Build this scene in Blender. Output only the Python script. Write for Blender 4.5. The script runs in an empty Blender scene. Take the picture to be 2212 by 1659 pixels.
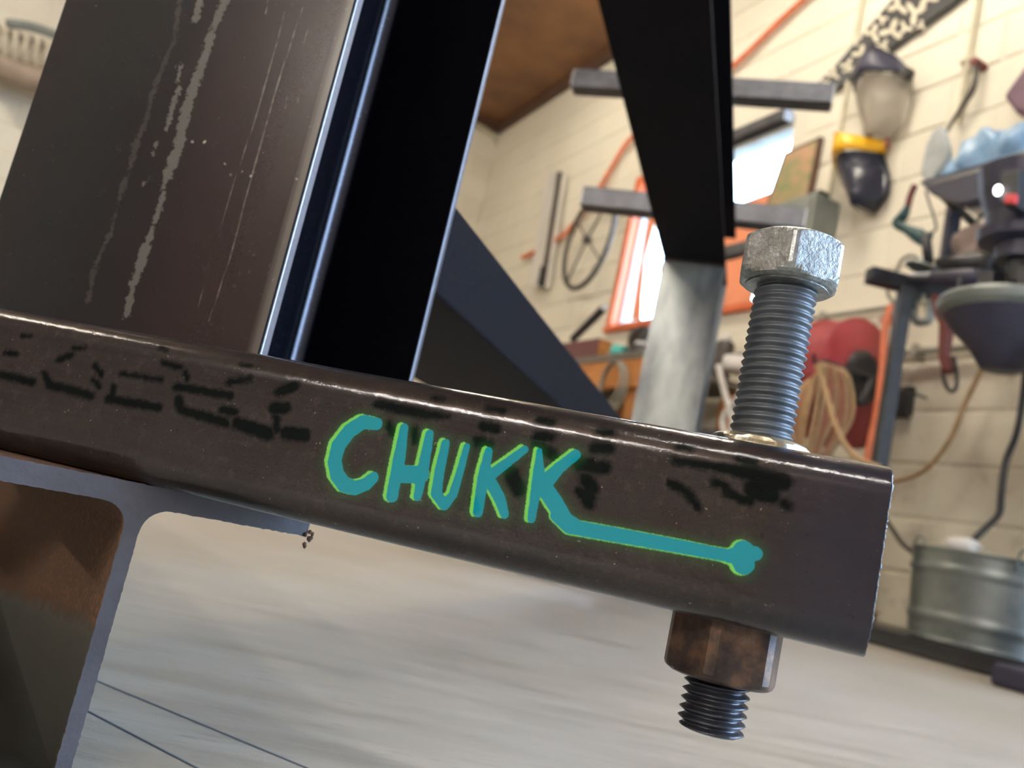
import bpy, math, random
import numpy as np
from mathutils import Vector, Matrix
random.seed(4); RNG = np.random.default_rng(4)
sc = bpy.context.scene
COL = sc.collection
# ------------------------------------------------------------------ camera
CAMZ = 0.116            # the phone is held about 12 cm above the shop floor
FPX, CX, CY = 1840.0, 1106.0, 829.5
p_, r_ = math.radians(9.0), math.radians(12.6)
R0 = np.array([1., 0, 0]); U0 = np.array([0, -math.sin(p_), math.cos(p_)]); F0 = np.array([0, math.cos(p_), math.sin(p_)])
CR = math.cos(r_)*R0 + math.sin(r_)*U0
CU = -math.sin(r_)*R0 + math.cos(r_)*U0
cd = bpy.data.cameras.new('camera'); cam = bpy.data.objects.new('camera', cd); COL.objects.link(cam)
cd.sensor_width = 36.0; cd.lens = 36.0*FPX/2212.0
cd.clip_start = 0.01; cd.clip_end = 200
cd.dof.use_dof = True; cd.dof.focus_distance = 0.262; cd.dof.aperture_fstop = 14.0
cam.matrix_world = Matrix(((CR[0], CU[0], -F0[0], 0), (CR[1], CU[1], -F0[1], 0), (CR[2], CU[2], -F0[2], CAMZ), (0, 0, 0, 1)))
sc.camera = cam
# ------------------------------------------------------------------ view
sc.view_settings.view_transform = 'Standard'; sc.view_settings.look = 'None'
sc.view_settings.gamma = 1.0; sc.view_settings.exposure = 0.15
sc.view_settings.use_curve_mapping = False
# ------------------------------------------------------------------ sky
wd = bpy.data.worlds.new('world'); sc.world = wd; wd.use_nodes = True
wd.node_tree.nodes.clear(); bg = wd.node_tree.nodes.new('ShaderNodeBackground'); wo_ = wd.node_tree.nodes.new('ShaderNodeOutputWorld'); wd.node_tree.links.new(bg.outputs[0], wo_.inputs[0]); bg.inputs[0].default_value = (0.50, 0.70, 1.0, 1); bg.inputs[1].default_value = 20.0

# room axes: WD runs along the right-hand block wall away from the camera, VD points at that wall
WD = np.array([math.sin(math.radians(-26.7)), math.cos(math.radians(-26.7)), 0.0])
VD = np.array([WD[1], -WD[0], 0.0])
ZD = np.array([0, 0, 1.0])
Q = 2.80               # distance to the right-hand wall
WBACK = 6.97           # distance to the back wall
CEIL = 3.64
WFRONT = -4.2; VLEFT = -5.2
# frame axes: BD away from the camera along the steel frame, LD to its left
BD = np.array([math.sin(math.radians(17.2)), math.cos(math.radians(17.2)), 0.0])
LD = np.array([-BD[1], BD[0], 0.0])

def room(v, w, z): return VD*v + WD*w + ZD*z
def fr(l, b, z): return LD*l + BD*b + ZD*(z+CAMZ)     # z measured from camera height
def ray(x, y): return F0 + (x-CX)/FPX*CR - (y-CY)/FPX*CU
O = np.array([0, 0, CAMZ])
def onV(x, y, v=Q):
    d = ray(x, y); return O + d*(v/(d@VD))
def onB(x, y, b):
    d = ray(x, y); return O + d*(b/(d@BD))
def onZ(x, y, z):
    d = ray(x, y); return O + d*((z-CAMZ)/d[2])
def onW(x, y, w):
    d = ray(x, y); return O + d*(w/(d@WD))

def area(name, loc, tgt, sx, sy, power, col):
    l = bpy.data.lights.new(name, 'AREA'); l.shape = 'RECTANGLE'; l.size = sx; l.size_y = sy; l.energy = power; l.color = col
    o = bpy.data.objects.new(name, l); COL.objects.link(o); o.location = loc
    d = Vector(tgt)-Vector(loc); o.rotation_euler = d.to_track_quat('-Z', 'Y').to_euler(); return o
# daylight through the big roller-door opening in the right-hand wall behind the camera
DOOR_W = (-3.4, -0.35); DOOR_H = 2.9
dl = area('door_daylight', room(Q+0.12, sum(DOOR_W)/2, DOOR_H/2), room(0, sum(DOOR_W)/2, DOOR_H/2), DOOR_W[1]-DOOR_W[0], DOOR_H, 100, (1, 1, 1))
dl.data.cycles.is_portal = True
WIN_W = (3.10, 4.42); WIN_Z = (1.42, 2.44)
wl = area('window_daylight', room(Q+0.22, sum(WIN_W)/2, sum(WIN_Z)/2), room(0, sum(WIN_W)/2, sum(WIN_Z)/2), WIN_W[1]-WIN_W[0], WIN_Z[1]-WIN_Z[0], 100, (1, 1, 1))
wl.data.cycles.is_portal = True
# ------------------------------------------------------------------ helpers
def link(o, parent=None):
    COL.objects.link(o)
    if parent is not None: o.parent = parent
    return o
def wloc(o):
    v = np.zeros(3)
    while o is not None:
        v += np.array(o.location); o = o.parent
    return v
def tag(o, label=None, cat=None, group=None, kind=None):
    if label: o['label'] = label
    if cat: o['category'] = cat
    if group: o['group'] = group
    if kind: o['kind'] = kind
    return o
def thing(name, loc, label, cat, group=None):
    o = bpy.data.objects.new(name, None); o.empty_display_size = 0.05; o.location = tuple(float(a) for a in loc); COL.objects.link(o)
    return tag(o, label, cat, group)
def obj(name, V, Fc, mat, parent=None, smooth=False, bevel=0, seg=2, autosm=None):
    """V in world coordinates"""
    V = np.asarray(V, float); base = wloc(parent) if parent is not None else np.zeros(3)
    me = bpy.data.meshes.new(name)
    if parent is None:
        c = (V.min(0)+V.max(0))/2; c[2] = V[:, 2].min(); base = c
    me.from_pydata([tuple(a) for a in (V-base)], [], [tuple(int(i) for i in f) for f in Fc]); me.update()
    me.validate()
    if isinstance(mat, (list, tuple)):
        for m in mat: me.materials.append(m)
    else: me.materials.append(mat)
    o = bpy.data.objects.new(name, me); link(o, parent)
    if parent is None: o.location = tuple(base)
    if smooth: me.polygons.foreach_set('use_smooth', [True]*len(me.polygons))
    if bevel:
        md = o.modifiers.new('bevel', 'BEVEL'); md.width = bevel; md.segments = seg; md.limit_method = 'ANGLE'; md.angle_limit = math.radians(35)
    return o
class MB:
    def __init__(s): s.V = []; s.F = []
    def add(s, V, F):
        n = len(s.V); s.V += [np.asarray(v, float) for v in V]; s.F += [tuple(i+n for i in f) for f in F]; return s
    def box(s, o, a, b, c):
        """o corner; a b c edge vectors"""
        o, a, b, c = map(lambda q: np.asarray(q, float), (o, a, b, c))
        V = [o, o+a, o+a+b, o+b, o+c, o+a+c, o+a+b+c, o+b+c]
        F = [(0, 3, 2, 1), (4, 5, 6, 7), (0, 1, 5, 4), (1, 2, 6, 5), (2, 3, 7, 6), (3, 0, 4, 7)]
        if np.cross(a, b)@c < 0: F = [f[::-1] for f in F]
        return s.add(V, F)
    def prism(s, pts, ext):
        pts = [np.asarray(p, float) for p in pts]; ext = np.asarray(ext, float); n = len(pts)
        nrm = sum(np.cross(pts[i]-pts[0], pts[(i+1) % n]-pts[0]) for i in range(n))
        if nrm@ext > 0: pts = pts[::-1]
        V = pts+[p+ext for p in pts]
        F = [tuple(range(n)), tuple(range(2*n-1, n-1, -1))]+[((i+1) % n, i, n+i, n+(i+1) % n) for i in range(n)]
        return s.add(V, F)
    def tube(s, path, rad, n=10, closed=False, cap=True, up=None, sm=0):
        P = np.asarray(path, float)
        if sm: P = smooth_path(P, sm, closed)
        m = len(P); rad = np.asarray(rad, float)
        if rad.ndim == 0: rad = np.full(m, float(rad))
        elif len(rad) != m: rad = np.interp(np.linspace(0, 1, m), np.linspace(0, 1, len(rad)), rad)
        T = np.roll(P, -1, 0)-np.roll(P, 1, 0) if closed else np.gradient(P, axis=0)
        T /= np.linalg.norm(T, axis=1)[:, None]+1e-12
        u = np.cross(T[0], [0.13, 0.21, 0.97]); u /= np.linalg.norm(u); V = []
        for i in range(m):
            u = u-(u@T[i])*T[i]; u /= np.linalg.norm(u); w = np.cross(T[i], u)
            for k in range(n):
                a = 2*math.pi*k/n; V.append(P[i]+rad[i]*(math.cos(a)*u+math.sin(a)*w))
        F = []
        for i in range(m if closed else m-1):
            j = (i+1) % m
            for k in range(n):
                l = (k+1) % n; F.append((i*n+k, i*n+l, j*n+l, j*n+k))
        if cap and not closed: F += [tuple(range(n-1, -1, -1)), tuple((m-1)*n+k for k in range(n))]
        return s.add(V, F)
    def lathe(s, c, prof, ax=ZD, n=32, u=None):
        ax = np.asarray(ax, float); ax = ax/np.linalg.norm(ax)
        u = np.cross(ax, [0.3, 0.5, 0.81]) if u is None else u
        u = u/np.linalg.norm(u); w = np.cross(ax, u); V = []; m = len(prof)
        for (r, h) in prof:
            for k in range(n):
                a = 2*math.pi*k/n; V.append(np.asarray(c)+ax*h+max(r, 1e-5)*(math.cos(a)*u+math.sin(a)*w))
        F = [(i*n+k, i*n+(k+1) % n, (i+1)*n+(k+1) % n, (i+1)*n+k) for i in range(m-1) for k in range(n)]
        return s.add(V, F)
    def loft(s, A, B, nu, off, thick):
        """surface between polylines A and B bulging along off (vector, sin profile), with thickness vector"""
        A = [np.asarray(a, float) for a in A]; B = [np.asarray(b, float) for b in B]; m = len(A); off = np.asarray(off, float); th = np.asarray(thick, float)
        V = []
        for lay in (0, 1):
            for a, b in zip(A, B):
                for i in range(nu+1):
                    t = i/nu; V.append(a*(1-t)+b*t+off*math.sin(math.pi*t)+th*lay)
        N = m*(nu+1); F = []
        def q(i, j, l): return l*N+i*(nu+1)+j
        for i in range(m-1):
            for j in range(nu):
                F.append((q(i, j, 0), q(i, j+1, 0), q(i+1, j+1, 0), q(i+1, j, 0))); F.append((q(i, j, 1), q(i+1, j, 1), q(i+1, j+1, 1), q(i, j+1, 1)))
        for i in range(m-1):
            for j in (0, nu): F.append((q(i, j, 0), q(i+1, j, 0), q(i+1, j, 1), q(i, j, 1)))
        for i in (0, m-1):
            for j in range(nu): F.append((q(i, j, 0), q(i, j+1, 0), q(i, j+1, 1), q(i, j, 1)))
        return s.add(V, F)
    def blob(s, c, rx, ry, rz, n=20, m=12, noise=0.15, seed=0, axes=None):
        rg = np.random.default_rng(seed); ph = rg.uniform(0, 6.3, (6,)); fr_ = rg.integers(2, 6, (6, 2)); V = []
        ax = axes or (VD, WD, ZD)
        for i in range(m+1):
            th = math.pi*i/m
            for k in range(n):
                a = 2*math.pi*k/n
                d = 1+noise*sum(math.sin(fr_[q][0]*a+ph[q])*math.sin(fr_[q][1]*th+ph[q]*2) for q in range(6))/2.2*math.sin(th)
                V.append(np.asarray(c)+d*(rx*math.sin(th)*math.cos(a)*ax[0]+ry*math.sin(th)*math.sin(a)*ax[1])+rz*math.cos(th)*d*ax[2])
        F = [(i*n+k, (i+1)*n+k, (i+1)*n+(k+1) % n, i*n+(k+1) % n) for i in range(m) for k in range(n)]
        return s.add(V, F)
    def build(s, name, mat, parent=None, **k): return obj(name, s.V, s.F, mat, parent, **k)
def smooth_path(P, k, closed=False):
    P = np.asarray(P, float); n = len(P); out = []
    for i in range(n if closed else n-1):
        if closed: p0, p1, p2, p3 = P[(i-1) % n], P[i], P[(i+1) % n], P[(i+2) % n]
        else: p0, p1, p2, p3 = P[max(i-1, 0)], P[i], P[i+1], P[min(i+2, n-1)]
        for j in range(k):
            t = j/k; out.append(0.5*((2*p1)+(-p0+p2)*t+(2*p0-5*p1+4*p2-p3)*t*t+(-p0+3*p1-3*p2+p3)*t**3))
    if not closed: out.append(P[-1])
    return np.array(out)
def extrude(prof, o, U, V, A, L):
    """prof = list of (u,v); solid from o along A"""
    return MB().prism([np.asarray(o)+U*u+V*v for u, v in prof], np.asarray(A)*L)
def i_prof(h, w, tf, tw, r, n=6):
    """I section, height along v, flange width along u, centred"""
    q = []
    def arc(cx, cy, a0, a1):
        for i in range(n+1):
            a = math.radians(a0+(a1-a0)*i/n); q.append((cx+r*math.cos(a), cy+r*math.sin(a)))
    H = h/2; W = w/2; T = tw/2
    q += [(-W, -H), (W, -H), (W, -H+tf)]; arc(T+r, -H+tf+r, 270, 180); arc(T+r, H-tf-r, 180, 90)
    q += [(W, H-tf), (W, H), (-W, H), (-W, H-tf)]; arc(-T-r, H-tf-r, 90, 0); arc(-T-r, -H+tf+r, 0, -90); q += [(-W, -H+tf)]
    return q

# ------------------------------------------------------------------ materials
def nt(name):
    m = bpy.data.materials.new(name); m.use_nodes = True; return m, m.node_tree, m.node_tree.nodes['Principled BSDF']
def N(t, typ, **kw):
    n = t.nodes.new(typ)
    for k, v in kw.items():
        if k.startswith('i_'): n.inputs[k[2:].replace('_', ' ')].default_value = v
        else: setattr(n, k, v)
    return n
def C4(c): return (c[0], c[1], c[2], 1)
def mixc(t, fac, a, b, mode='MIX'):
    n = t.nodes.new('ShaderNodeMix'); n.data_type = 'RGBA'; n.blend_type = mode
    for s, v in ((0, fac), (6, a), (7, b)):
        if hasattr(v, 'is_output') or isinstance(v, bpy.types.NodeSocket): t.links.new(v, n.inputs[s])
        else: n.inputs[s].default_value = v if s == 0 else C4(v)
    return n.outputs[2]
def mth(t, op, a, b=None, c=None, clamp=False):
    n = t.nodes.new('ShaderNodeMath'); n.operation = op; n.use_clamp = clamp
    for i, v in enumerate((a, b, c)):
        if v is None: continue
        if isinstance(v, bpy.types.NodeSocket): t.links.new(v, n.inputs[i])
        else: n.inputs[i].default_value = v
    return n.outputs[0]
def ramp(t, fac, stops):
    n = t.nodes.new('ShaderNodeValToRGB'); e = n.color_ramp.elements
    while len(e) < len(stops): e.new(0.5)
    for i, (p, c) in enumerate(stops): e[i].position = p; e[i].color = C4(c if hasattr(c, '__len__') else (c, c, c))
    t.links.new(fac, n.inputs[0]); return n.outputs[0]
def noise(t, scale, detail=4, rough=0.55, vec=None, dist=0.0, dim=None):
    n = t.nodes.new('ShaderNodeTexNoise'); n.inputs['Scale'].default_value = scale; n.inputs['Detail'].default_value = detail
    n.inputs['Roughness'].default_value = rough; n.inputs['Distortion'].default_value = dist
    if vec is not None: t.links.new(vec, n.inputs['Vector'])
    return n.outputs[0]
def objvec(t, scale=(1, 1, 1), rotz=0):
    g = t.nodes.new('ShaderNodeTexCoord'); m = t.nodes.new('ShaderNodeMapping'); m.inputs['Scale'].default_value = scale
    m.inputs['Rotation'].default_value = (0, 0, rotz); t.links.new(g.outputs['Object'], m.inputs[0]); return m.outputs[0]
def bump(t, b, h, strength=0.3, dist=0.001):
    n = t.nodes.new('ShaderNodeBump'); n.inputs['Strength'].default_value = strength; n.inputs['Distance'].default_value = dist
    t.links.new(h, n.inputs['Height']); t.links.new(n.outputs[0], b.inputs['Normal']); return n
def mat(name, c, rough=0.5, metal=0.0, c2=None, ns=8.0, bs=0.15, bd=0.002, coat=0.0, emit=None, stretch=(1, 1, 1), detail=4, trans=0, rotz=0):
    m, t, b = nt(name); vec = objvec(t, stretch, rotz)
    n1 = noise(t, ns, detail, 0.6, vec)
    c2 = c2 or tuple(x*0.75 for x in c)
    cr = ramp(t, n1, [(0.35, c2), (0.65, c)])
    t.links.new(cr, b.inputs['Base Color']); b.inputs['Metallic'].default_value = metal
    rr = mth(t, 'MULTIPLY_ADD', n1, 0.25, rough-0.12, clamp=True); t.links.new(rr, b.inputs['Roughness'])
    if coat: b.inputs['Coat Weight'].default_value = coat; b.inputs['Coat Roughness'].default_value = 0.12
    if trans: b.inputs['Transmission Weight'].default_value = trans
    if bs: bump(t, b, noise(t, ns*6, 4, 0.6, vec), bs, bd)
    if emit: b.inputs['Emission Color'].default_value = C4(emit[0]); b.inputs['Emission Strength'].default_value = emit[1]
    return m
ROTW = math.atan2(WD[1], WD[0])
def wall_mat(name, c, dirt=0.25):
    m, t, b = nt(name); g = t.nodes.new('ShaderNodeNewGeometry')
    n1 = noise(t, 1.3, 5, 0.6, g.outputs['Position']); n2 = noise(t, 9, 6, 0.65, g.outputs['Position']); n3 = noise(t, 45, 3, 0.6, g.outputs['Position'])
    sep = t.nodes.new('ShaderNodeSeparateXYZ'); t.links.new(g.outputs['Position'], sep.inputs[0])
    low = mth(t, 'SUBTRACT', 1.0, mth(t, 'DIVIDE', sep.outputs[2], 1.3), clamp=True)     # scuffs near the floor
    d = mth(t, 'MULTIPLY', mth(t, 'MULTIPLY_ADD', low, 1.6, 0.08), ramp(t, n2, [(0.52, 0.0), (0.72, 1.0)]), clamp=True)
    col = mixc(t, ramp(t, n1, [(0.3, 0.0), (0.7, 1.0)]), c, tuple(x*0.9 for x in c))
    col = mixc(t, mth(t, 'MULTIPLY', low, 0.25), col, (0.36, 0.35, 0.24))
    col = mixc(t, mth(t, 'MULTIPLY', d, 0.40), col, (0.20, 0.18, 0.13))
    t.links.new(col, b.inputs['Base Color']); b.inputs['Roughness'].default_value = 0.6
    bump(t, b, mth(t, 'ADD', n2, mth(t, 'MULTIPLY', n3, 0.4)), 0.5, 0.006); return m
M_wall = wall_mat('cream_block_paint', (0.74, 0.70, 0.575)); M_mortar = wall_mat('mortar_paint', (0.70, 0.66, 0.54))
def floor_mat():
    m, t, b = nt('pale_boards'); g = t.nodes.new('ShaderNodeNewGeometry'); mp = t.nodes.new('ShaderNodeMapping'); mp.vector_type = 'TEXTURE'
    mp.inputs['Rotation'].default_value = (0, 0, math.radians(4)); mp.inputs['Scale'].default_value = (0.14, 0.022, 1)
    t.links.new(g.outputs['Position'], mp.inputs[0])
    g1 = noise(t, 0.9, 6, 0.6, mp.outputs[0]); g2 = noise(t, 3.5, 5, 0.65, mp.outputs[0]); g3 = noise(t, 220, 3, 0.6, g.outputs['Position']); big = noise(t, 3.0, 3, 0.5, g.outputs['Position'])
    col = ramp(t, g1, [(0.28, (0.245, 0.215, 0.165)), (0.5, (0.34, 0.305, 0.24)), (0.75, (0.42, 0.38, 0.31))])
    col = mixc(t, ramp(t, g2, [(0.58, 0.0), (0.70, 0.7)]), col, (0.20, 0.18, 0.16))
    col = mixc(t, ramp(t, big, [(0.4, 0.0), (0.65, 0.35)]), col, (0.44, 0.41, 0.37))
    sp = noise(t, 900, 2, 0.5, g.outputs['Position'])
    col = mixc(t, ramp(t, sp, [(0.70, 0.0), (0.74, 0.5)]), col, (0.8, 0.8, 0.78))
    col = mixc(t, ramp(t, g3, [(0.3, 0.25), (0.5, 0.0)]), col, (0.33, 0.30, 0.25))
    t.links.new(col, b.inputs['Base Color'])
    t.links.new(ramp(t, g1, [(0.3, 0.42), (0.8, 0.6)]), b.inputs['Roughness'])
    bump(t, b, mth(t, 'ADD', g2, mth(t, 'MULTIPLY', g3, 0.5)), 0.25, 0.0015); return m
M_floor = floor_mat()
M_ceil = mat('brown_ceiling_board', (0.30, 0.145, 0.06), 0.6, c2=(0.16, 0.075, 0.035), ns=1.6, bs=0.1)
M_trim = mat('dark_trim', (0.10, 0.05, 0.03), 0.6, ns=4)
M_darkwall = mat('brown_shed_wall', (0.30, 0.20, 0.15), 0.7, c2=(0.20, 0.13, 0.10), ns=1.0)
M_line = mat('pencil_blue', (0.10, 0.13, 0.16), 0.7, bs=0)
M_black = mat('black_paint', (0.018, 0.019, 0.024), 0.42, ns=30)
M_blackrub = mat('black_rubber', (0.02, 0.02, 0.022), 0.6, ns=30)
M_navy = mat('dark_navy_paint', (0.035, 0.036, 0.065), 0.45, ns=12)
M_grey = mat('grey_enamel', (0.21, 0.23, 0.21), 0.5, ns=10)
M_greyd = mat('dark_grey_steel', (0.045, 0.048, 0.05), 0.5, 0.2, ns=20)
M_bar = mat('raw_steel_bar', (0.13, 0.135, 0.145), 0.38, 0.6, ns=25, c2=(0.08, 0.082, 0.09))
M_bare = mat('bright_cut_steel', (0.55, 0.58, 0.60), 0.4, 0.6, ns=60)
M_red = mat('reel_red', (0.36, 0.035, 0.045), 0.42, ns=8, c2=(0.25, 0.02, 0.03))
M_redhose = mat('red_rubber_hose', (0.40, 0.06, 0.07), 0.5, ns=20)
M_oran = mat('orange_plastic', (0.85, 0.22, 0.08), 0.5, ns=20)
M_cord = mat('orange_cord', (0.80, 0.22, 0.10), 0.55, ns=20)
M_tan = mat('tan_hose', (0.46, 0.30, 0.15), 0.55, ns=20)
M_yellow = mat('yellow_shell', (0.95, 0.55, 0.02), 0.3, ns=6, c2=(0.9, 0.47, 0.02), bs=0)
M_visor = mat('dark_visor', (0.022, 0.026, 0.045), 0.3, ns=6, bs=0)
M_wood = mat('orange_brown_timber', (0.55, 0.23, 0.06), 0.55, c2=(0.38, 0.15, 0.04), ns=6, stretch=(1, 1, 5))
M_bench = mat('grimy_bench_top', (0.16, 0.14, 0.12), 0.6, ns=10)
M_teal = mat('teal_tape', (0.05, 0.42, 0.38), 0.5, ns=12)
M_tealc = mat('teal_black_rubber', (0.015, 0.07, 0.075), 0.5, ns=14)
M_white = mat('white_plastic', (0.75, 0.74, 0.70), 0.45, ns=10)
M_maroon = mat('maroon_box', (0.16, 0.06, 0.06), 0.6, ns=10)
M_leather = mat('red_brown_leather', (0.16, 0.03, 0.025), 0.55, ns=14)
M_bluebag = mat('pale_blue_plastic', (0.34, 0.50, 0.66), 0.3, ns=5, c2=(0.16, 0.33, 0.55), bs=0.4, bd=0.02)
M_glove = mat('pale_grey_cloth', (0.46, 0.50, 0.50), 0.8, ns=12)
M_purple = mat('faded_purple_cloth', (0.17, 0.10, 0.14), 0.7, ns=8)
M_galv = mat('galvanised_zinc', (0.27, 0.30, 0.29), 0.38, 0.6, c2=(0.17, 0.20, 0.20), ns=9, bs=0.08)
M_conduit = mat('painted_conduit', (0.58, 0.54, 0.40), 0.45, ns=6)
M_condgrey = mat('grey_conduit', (0.30, 0.29, 0.24), 0.45, ns=6)
M_spoke = mat('wheel_dark_paint', (0.055, 0.045, 0.04), 0.5, ns=20)
M_frame = mat('window_frame_paint', (0.42, 0.44, 0.42), 0.5, ns=8)
M_ofr = mat('orange_frame_paint', (0.75, 0.16, 0.05), 0.5, ns=8)
M_beige = mat('beige_coil_plastic', (0.60, 0.54, 0.42), 0.5, ns=8)
M_brownroll = mat('brown_roll', (0.32, 0.25, 0.19), 0.6, ns=8)
def glass_mat():
    m = bpy.data.materials.new('window_glass'); m.use_nodes = True; t = m.node_tree; t.nodes.clear()
    o = t.nodes.new('ShaderNodeOutputMaterial'); mx = t.nodes.new('ShaderNodeMixShader'); tr = t.nodes.new('ShaderNodeBsdfTransparent'); gl = t.nodes.new('ShaderNodeBsdfGlossy')
    gl.inputs['Roughness'].default_value = 0.02; fz = t.nodes.new('ShaderNodeLayerWeight'); fz.inputs[0].default_value = 0.12; tr.inputs[0].default_value = (0.95, 0.97, 0.96, 1)
    t.links.new(mth(t, 'MULTIPLY_ADD', fz.outputs['Facing'], 0.25, 0.03, clamp=True), mx.inputs[0]); t.links.new(tr.outputs[0], mx.inputs[1]); t.links.new(gl.outputs[0], mx.inputs[2]); t.links.new(mx.outputs[0], o.inputs[0]); return m
M_glass = glass_mat()
def translucent(name, c, tf=0.6, alpha=0.0):
    m = bpy.data.materials.new(name); m.use_nodes = True; t = m.node_tree; b = t.nodes['Principled BSDF']; o = t.nodes['Material Output']
    v = objvec(t); n1 = noise(t, 5, 4, 0.6, v); col = ramp(t, n1, [(0.3, tuple(x*0.85 for x in c)), (0.7, c)]); t.links.new(col, b.inputs['Base Color']); b.inputs['Roughness'].default_value = 0.35
    tl = t.nodes.new('ShaderNodeBsdfTranslucent'); t.links.new(col, tl.inputs[0]); mx = t.nodes.new('ShaderNodeMixShader'); mx.inputs[0].default_value = tf
    t.links.new(b.outputs[0], mx.inputs[1]); t.links.new(tl.outputs[0], mx.inputs[2]); out = mx.outputs[0]
    if alpha:
        tr = t.nodes.new('ShaderNodeBsdfTransparent'); m2 = t.nodes.new('ShaderNodeMixShader'); m2.inputs[0].default_value = alpha
        t.links.new(out, m2.inputs[1]); t.links.new(tr.outputs[0], m2.inputs[2]); out = m2.outputs[0]
    t.links.new(out, o.inputs[0]); return m
M_tarp = translucent('orange_sheet_plastic', (0.80, 0.36, 0.20), 0.3)
M_clear = translucent('smoky_clear_visor', (0.55, 0.50, 0.42), 0.3, 0.45)

def steel(name, dark=(0.030, 0.030, 0.036), warm=(0.060, 0.038, 0.034), rough=0.33, metal=0.35, ax=(1, 1, 1), coat=0.3, bs=0.10, spk=.35):
    m, t, b = nt(name); v = objvec(t, ax); n1 = noise(t, 7, 4, 0.55, v); n2 = noise(t, 420, 3, 0.6, v)
    c = ramp(t, n1, [(0.35, dark), (0.65, warm)]); c = mixc(t, ramp(t, n2, [(0.4, 0.0), (0.75, spk)]), c, (0.10, 0.095, 0.09))
    t.links.new(c, b.inputs['Base Color']); b.inputs['Metallic'].default_value = metal
    t.links.new(mth(t, 'MULTIPLY_ADD', n2, 0.14, rough-0.07), b.inputs['Roughness']); b.inputs['Coat Weight'].default_value = coat; b.inputs['Coat Roughness'].default_value = 0.18
    bump(t, b, n2, bs, 0.0002); return m
M_steel = steel('mill_scale_steel')
def lowspec(m, v): m.node_tree.nodes['Principled BSDF'].inputs['Specular IOR Level'].default_value = v; return m
M_steelb = steel('blue_black_steel', (0.004, 0.0045, 0.007), (0.005, 0.004, 0.006), 0.6, 0.0, coat=0.0, bs=.05, spk=.1); lowspec(M_steelb, .05)
M_edge = steel('sheared_steel_edge', (0.20, 0.21, 0.25), (0.26, 0.26, 0.29), 0.36, 0.8, coat=0.0, bs=0.5)
# ------------------------------------------------------------------ signed distance fields baked as vertex attributes
def sdf(P2, strokes):
    """P2 (n,2); strokes = list of (polyline (m,2), radius). negative inside"""
    d = np.full(len(P2), 1.0)
    for pl, r in strokes:
        pl = np.asarray(pl, float)
        r = np.broadcast_to(np.asarray(r, float), (len(pl),))
        if len(pl) == 1: d = np.minimum(d, np.hypot(*(P2-pl[0]).T)-r[0]); continue
        for a, b_, ra, rb in zip(pl[:-1], pl[1:], r[:-1], r[1:]):
            ab = b_-a; tt = np.clip(((P2-a)@ab)/(ab@ab+1e-12), 0, 1)
            d = np.minimum(d, np.hypot(*(P2-a-tt[:, None]*ab).T)-(ra*(1-tt)+rb*tt))
    return d
def attr(me, name, vals):
    a = me.attributes.new(name, 'FLOAT', 'POINT'); a.data.foreach_set('value', np.asarray(vals, np.float32))
def A(t, name):
    n = t.nodes.new('ShaderNodeAttribute'); n.attribute_name = name; return n.outputs['Fac']
def step(t, d, edge, soft):
    """1 where d < edge"""
    return mth(t, 'DIVIDE', mth(t, 'SUBTRACT', edge+soft, d), 2*soft, clamp=True)
# ================================================================== SETTING
def struct(name, mb, m, **k): return tag(mb.build(name, m, **k), kind='structure')
fl_ = MB().box(room(VLEFT-.2, WFRONT-.2, -0.1), VD*(Q-VLEFT+.5), WD*(WBACK-WFRONT+.4), ZD*0.1); floor = struct('floor', fl_, M_floor)
# two scribed lines on the floor boards near the camera
for (a, b) in (((196, 1466), (760, 1700)), ((180, 1532), (560, 1730))):
    A_, B_ = onZ(*a, 0.0), onZ(*b, 0.0); d = B_-A_; d /= np.linalg.norm(d); s = np.cross(ZD, d)*0.0005
    MB().box(A_-d*.25-s+ZD*0.0001, (B_-A_)+d*.30, s*2, ZD*0.0002).build('scribed_line', M_line, floor)
struct('ceiling', MB().box(room(VLEFT-.2, WFRONT-.2, CEIL), VD*(Q-VLEFT+.5), WD*(WBACK-WFRONT+.4), ZD*0.1), M_ceil)
TW = 0.2
def wallbox(mb, v0, v1, w0, w1, z0, z1): return mb.box(room(v0, w0, z0), VD*(v1-v0), WD*(w1-w0), ZD*(z1-z0))
mr = 0.006             # mortar lies this far behind the block faces
w_r = MB()
wallbox(w_r, Q+mr, Q+TW, DOOR_W[1], WIN_W[0], 0, CEIL); wallbox(w_r, Q+mr, Q+TW, WIN_W[1], WBACK+TW, 0, CEIL)
wallbox(w_r, Q+mr, Q+TW, WIN_W[0], WIN_W[1], 0, WIN_Z[0]); wallbox(w_r, Q+mr, Q+TW, WIN_W[0], WIN_W[1], WIN_Z[1], CEIL)
wallbox(w_r, Q+mr, Q+TW, DOOR_W[0], DOOR_W[1], DOOR_H, CEIL); wallbox(w_r, Q+mr, Q+TW, WFRONT, DOOR_W[0], 0, CEIL)
wall_right = struct('wall_right', w_r, M_mortar)
wall_back = struct('wall_back', wallbox(MB(), VLEFT-TW, Q, WBACK+mr, WBACK+TW, 0, CEIL), M_mortar)
struct('wall_left', wallbox(MB(), VLEFT-TW, VLEFT, WFRONT, WBACK, 0, CEIL), M_darkwall)
struct('wall_front', wallbox(MB(), VLEFT-TW, Q+TW, WFRONT-TW, WFRONT, 0, CEIL), M_darkwall)
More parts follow.
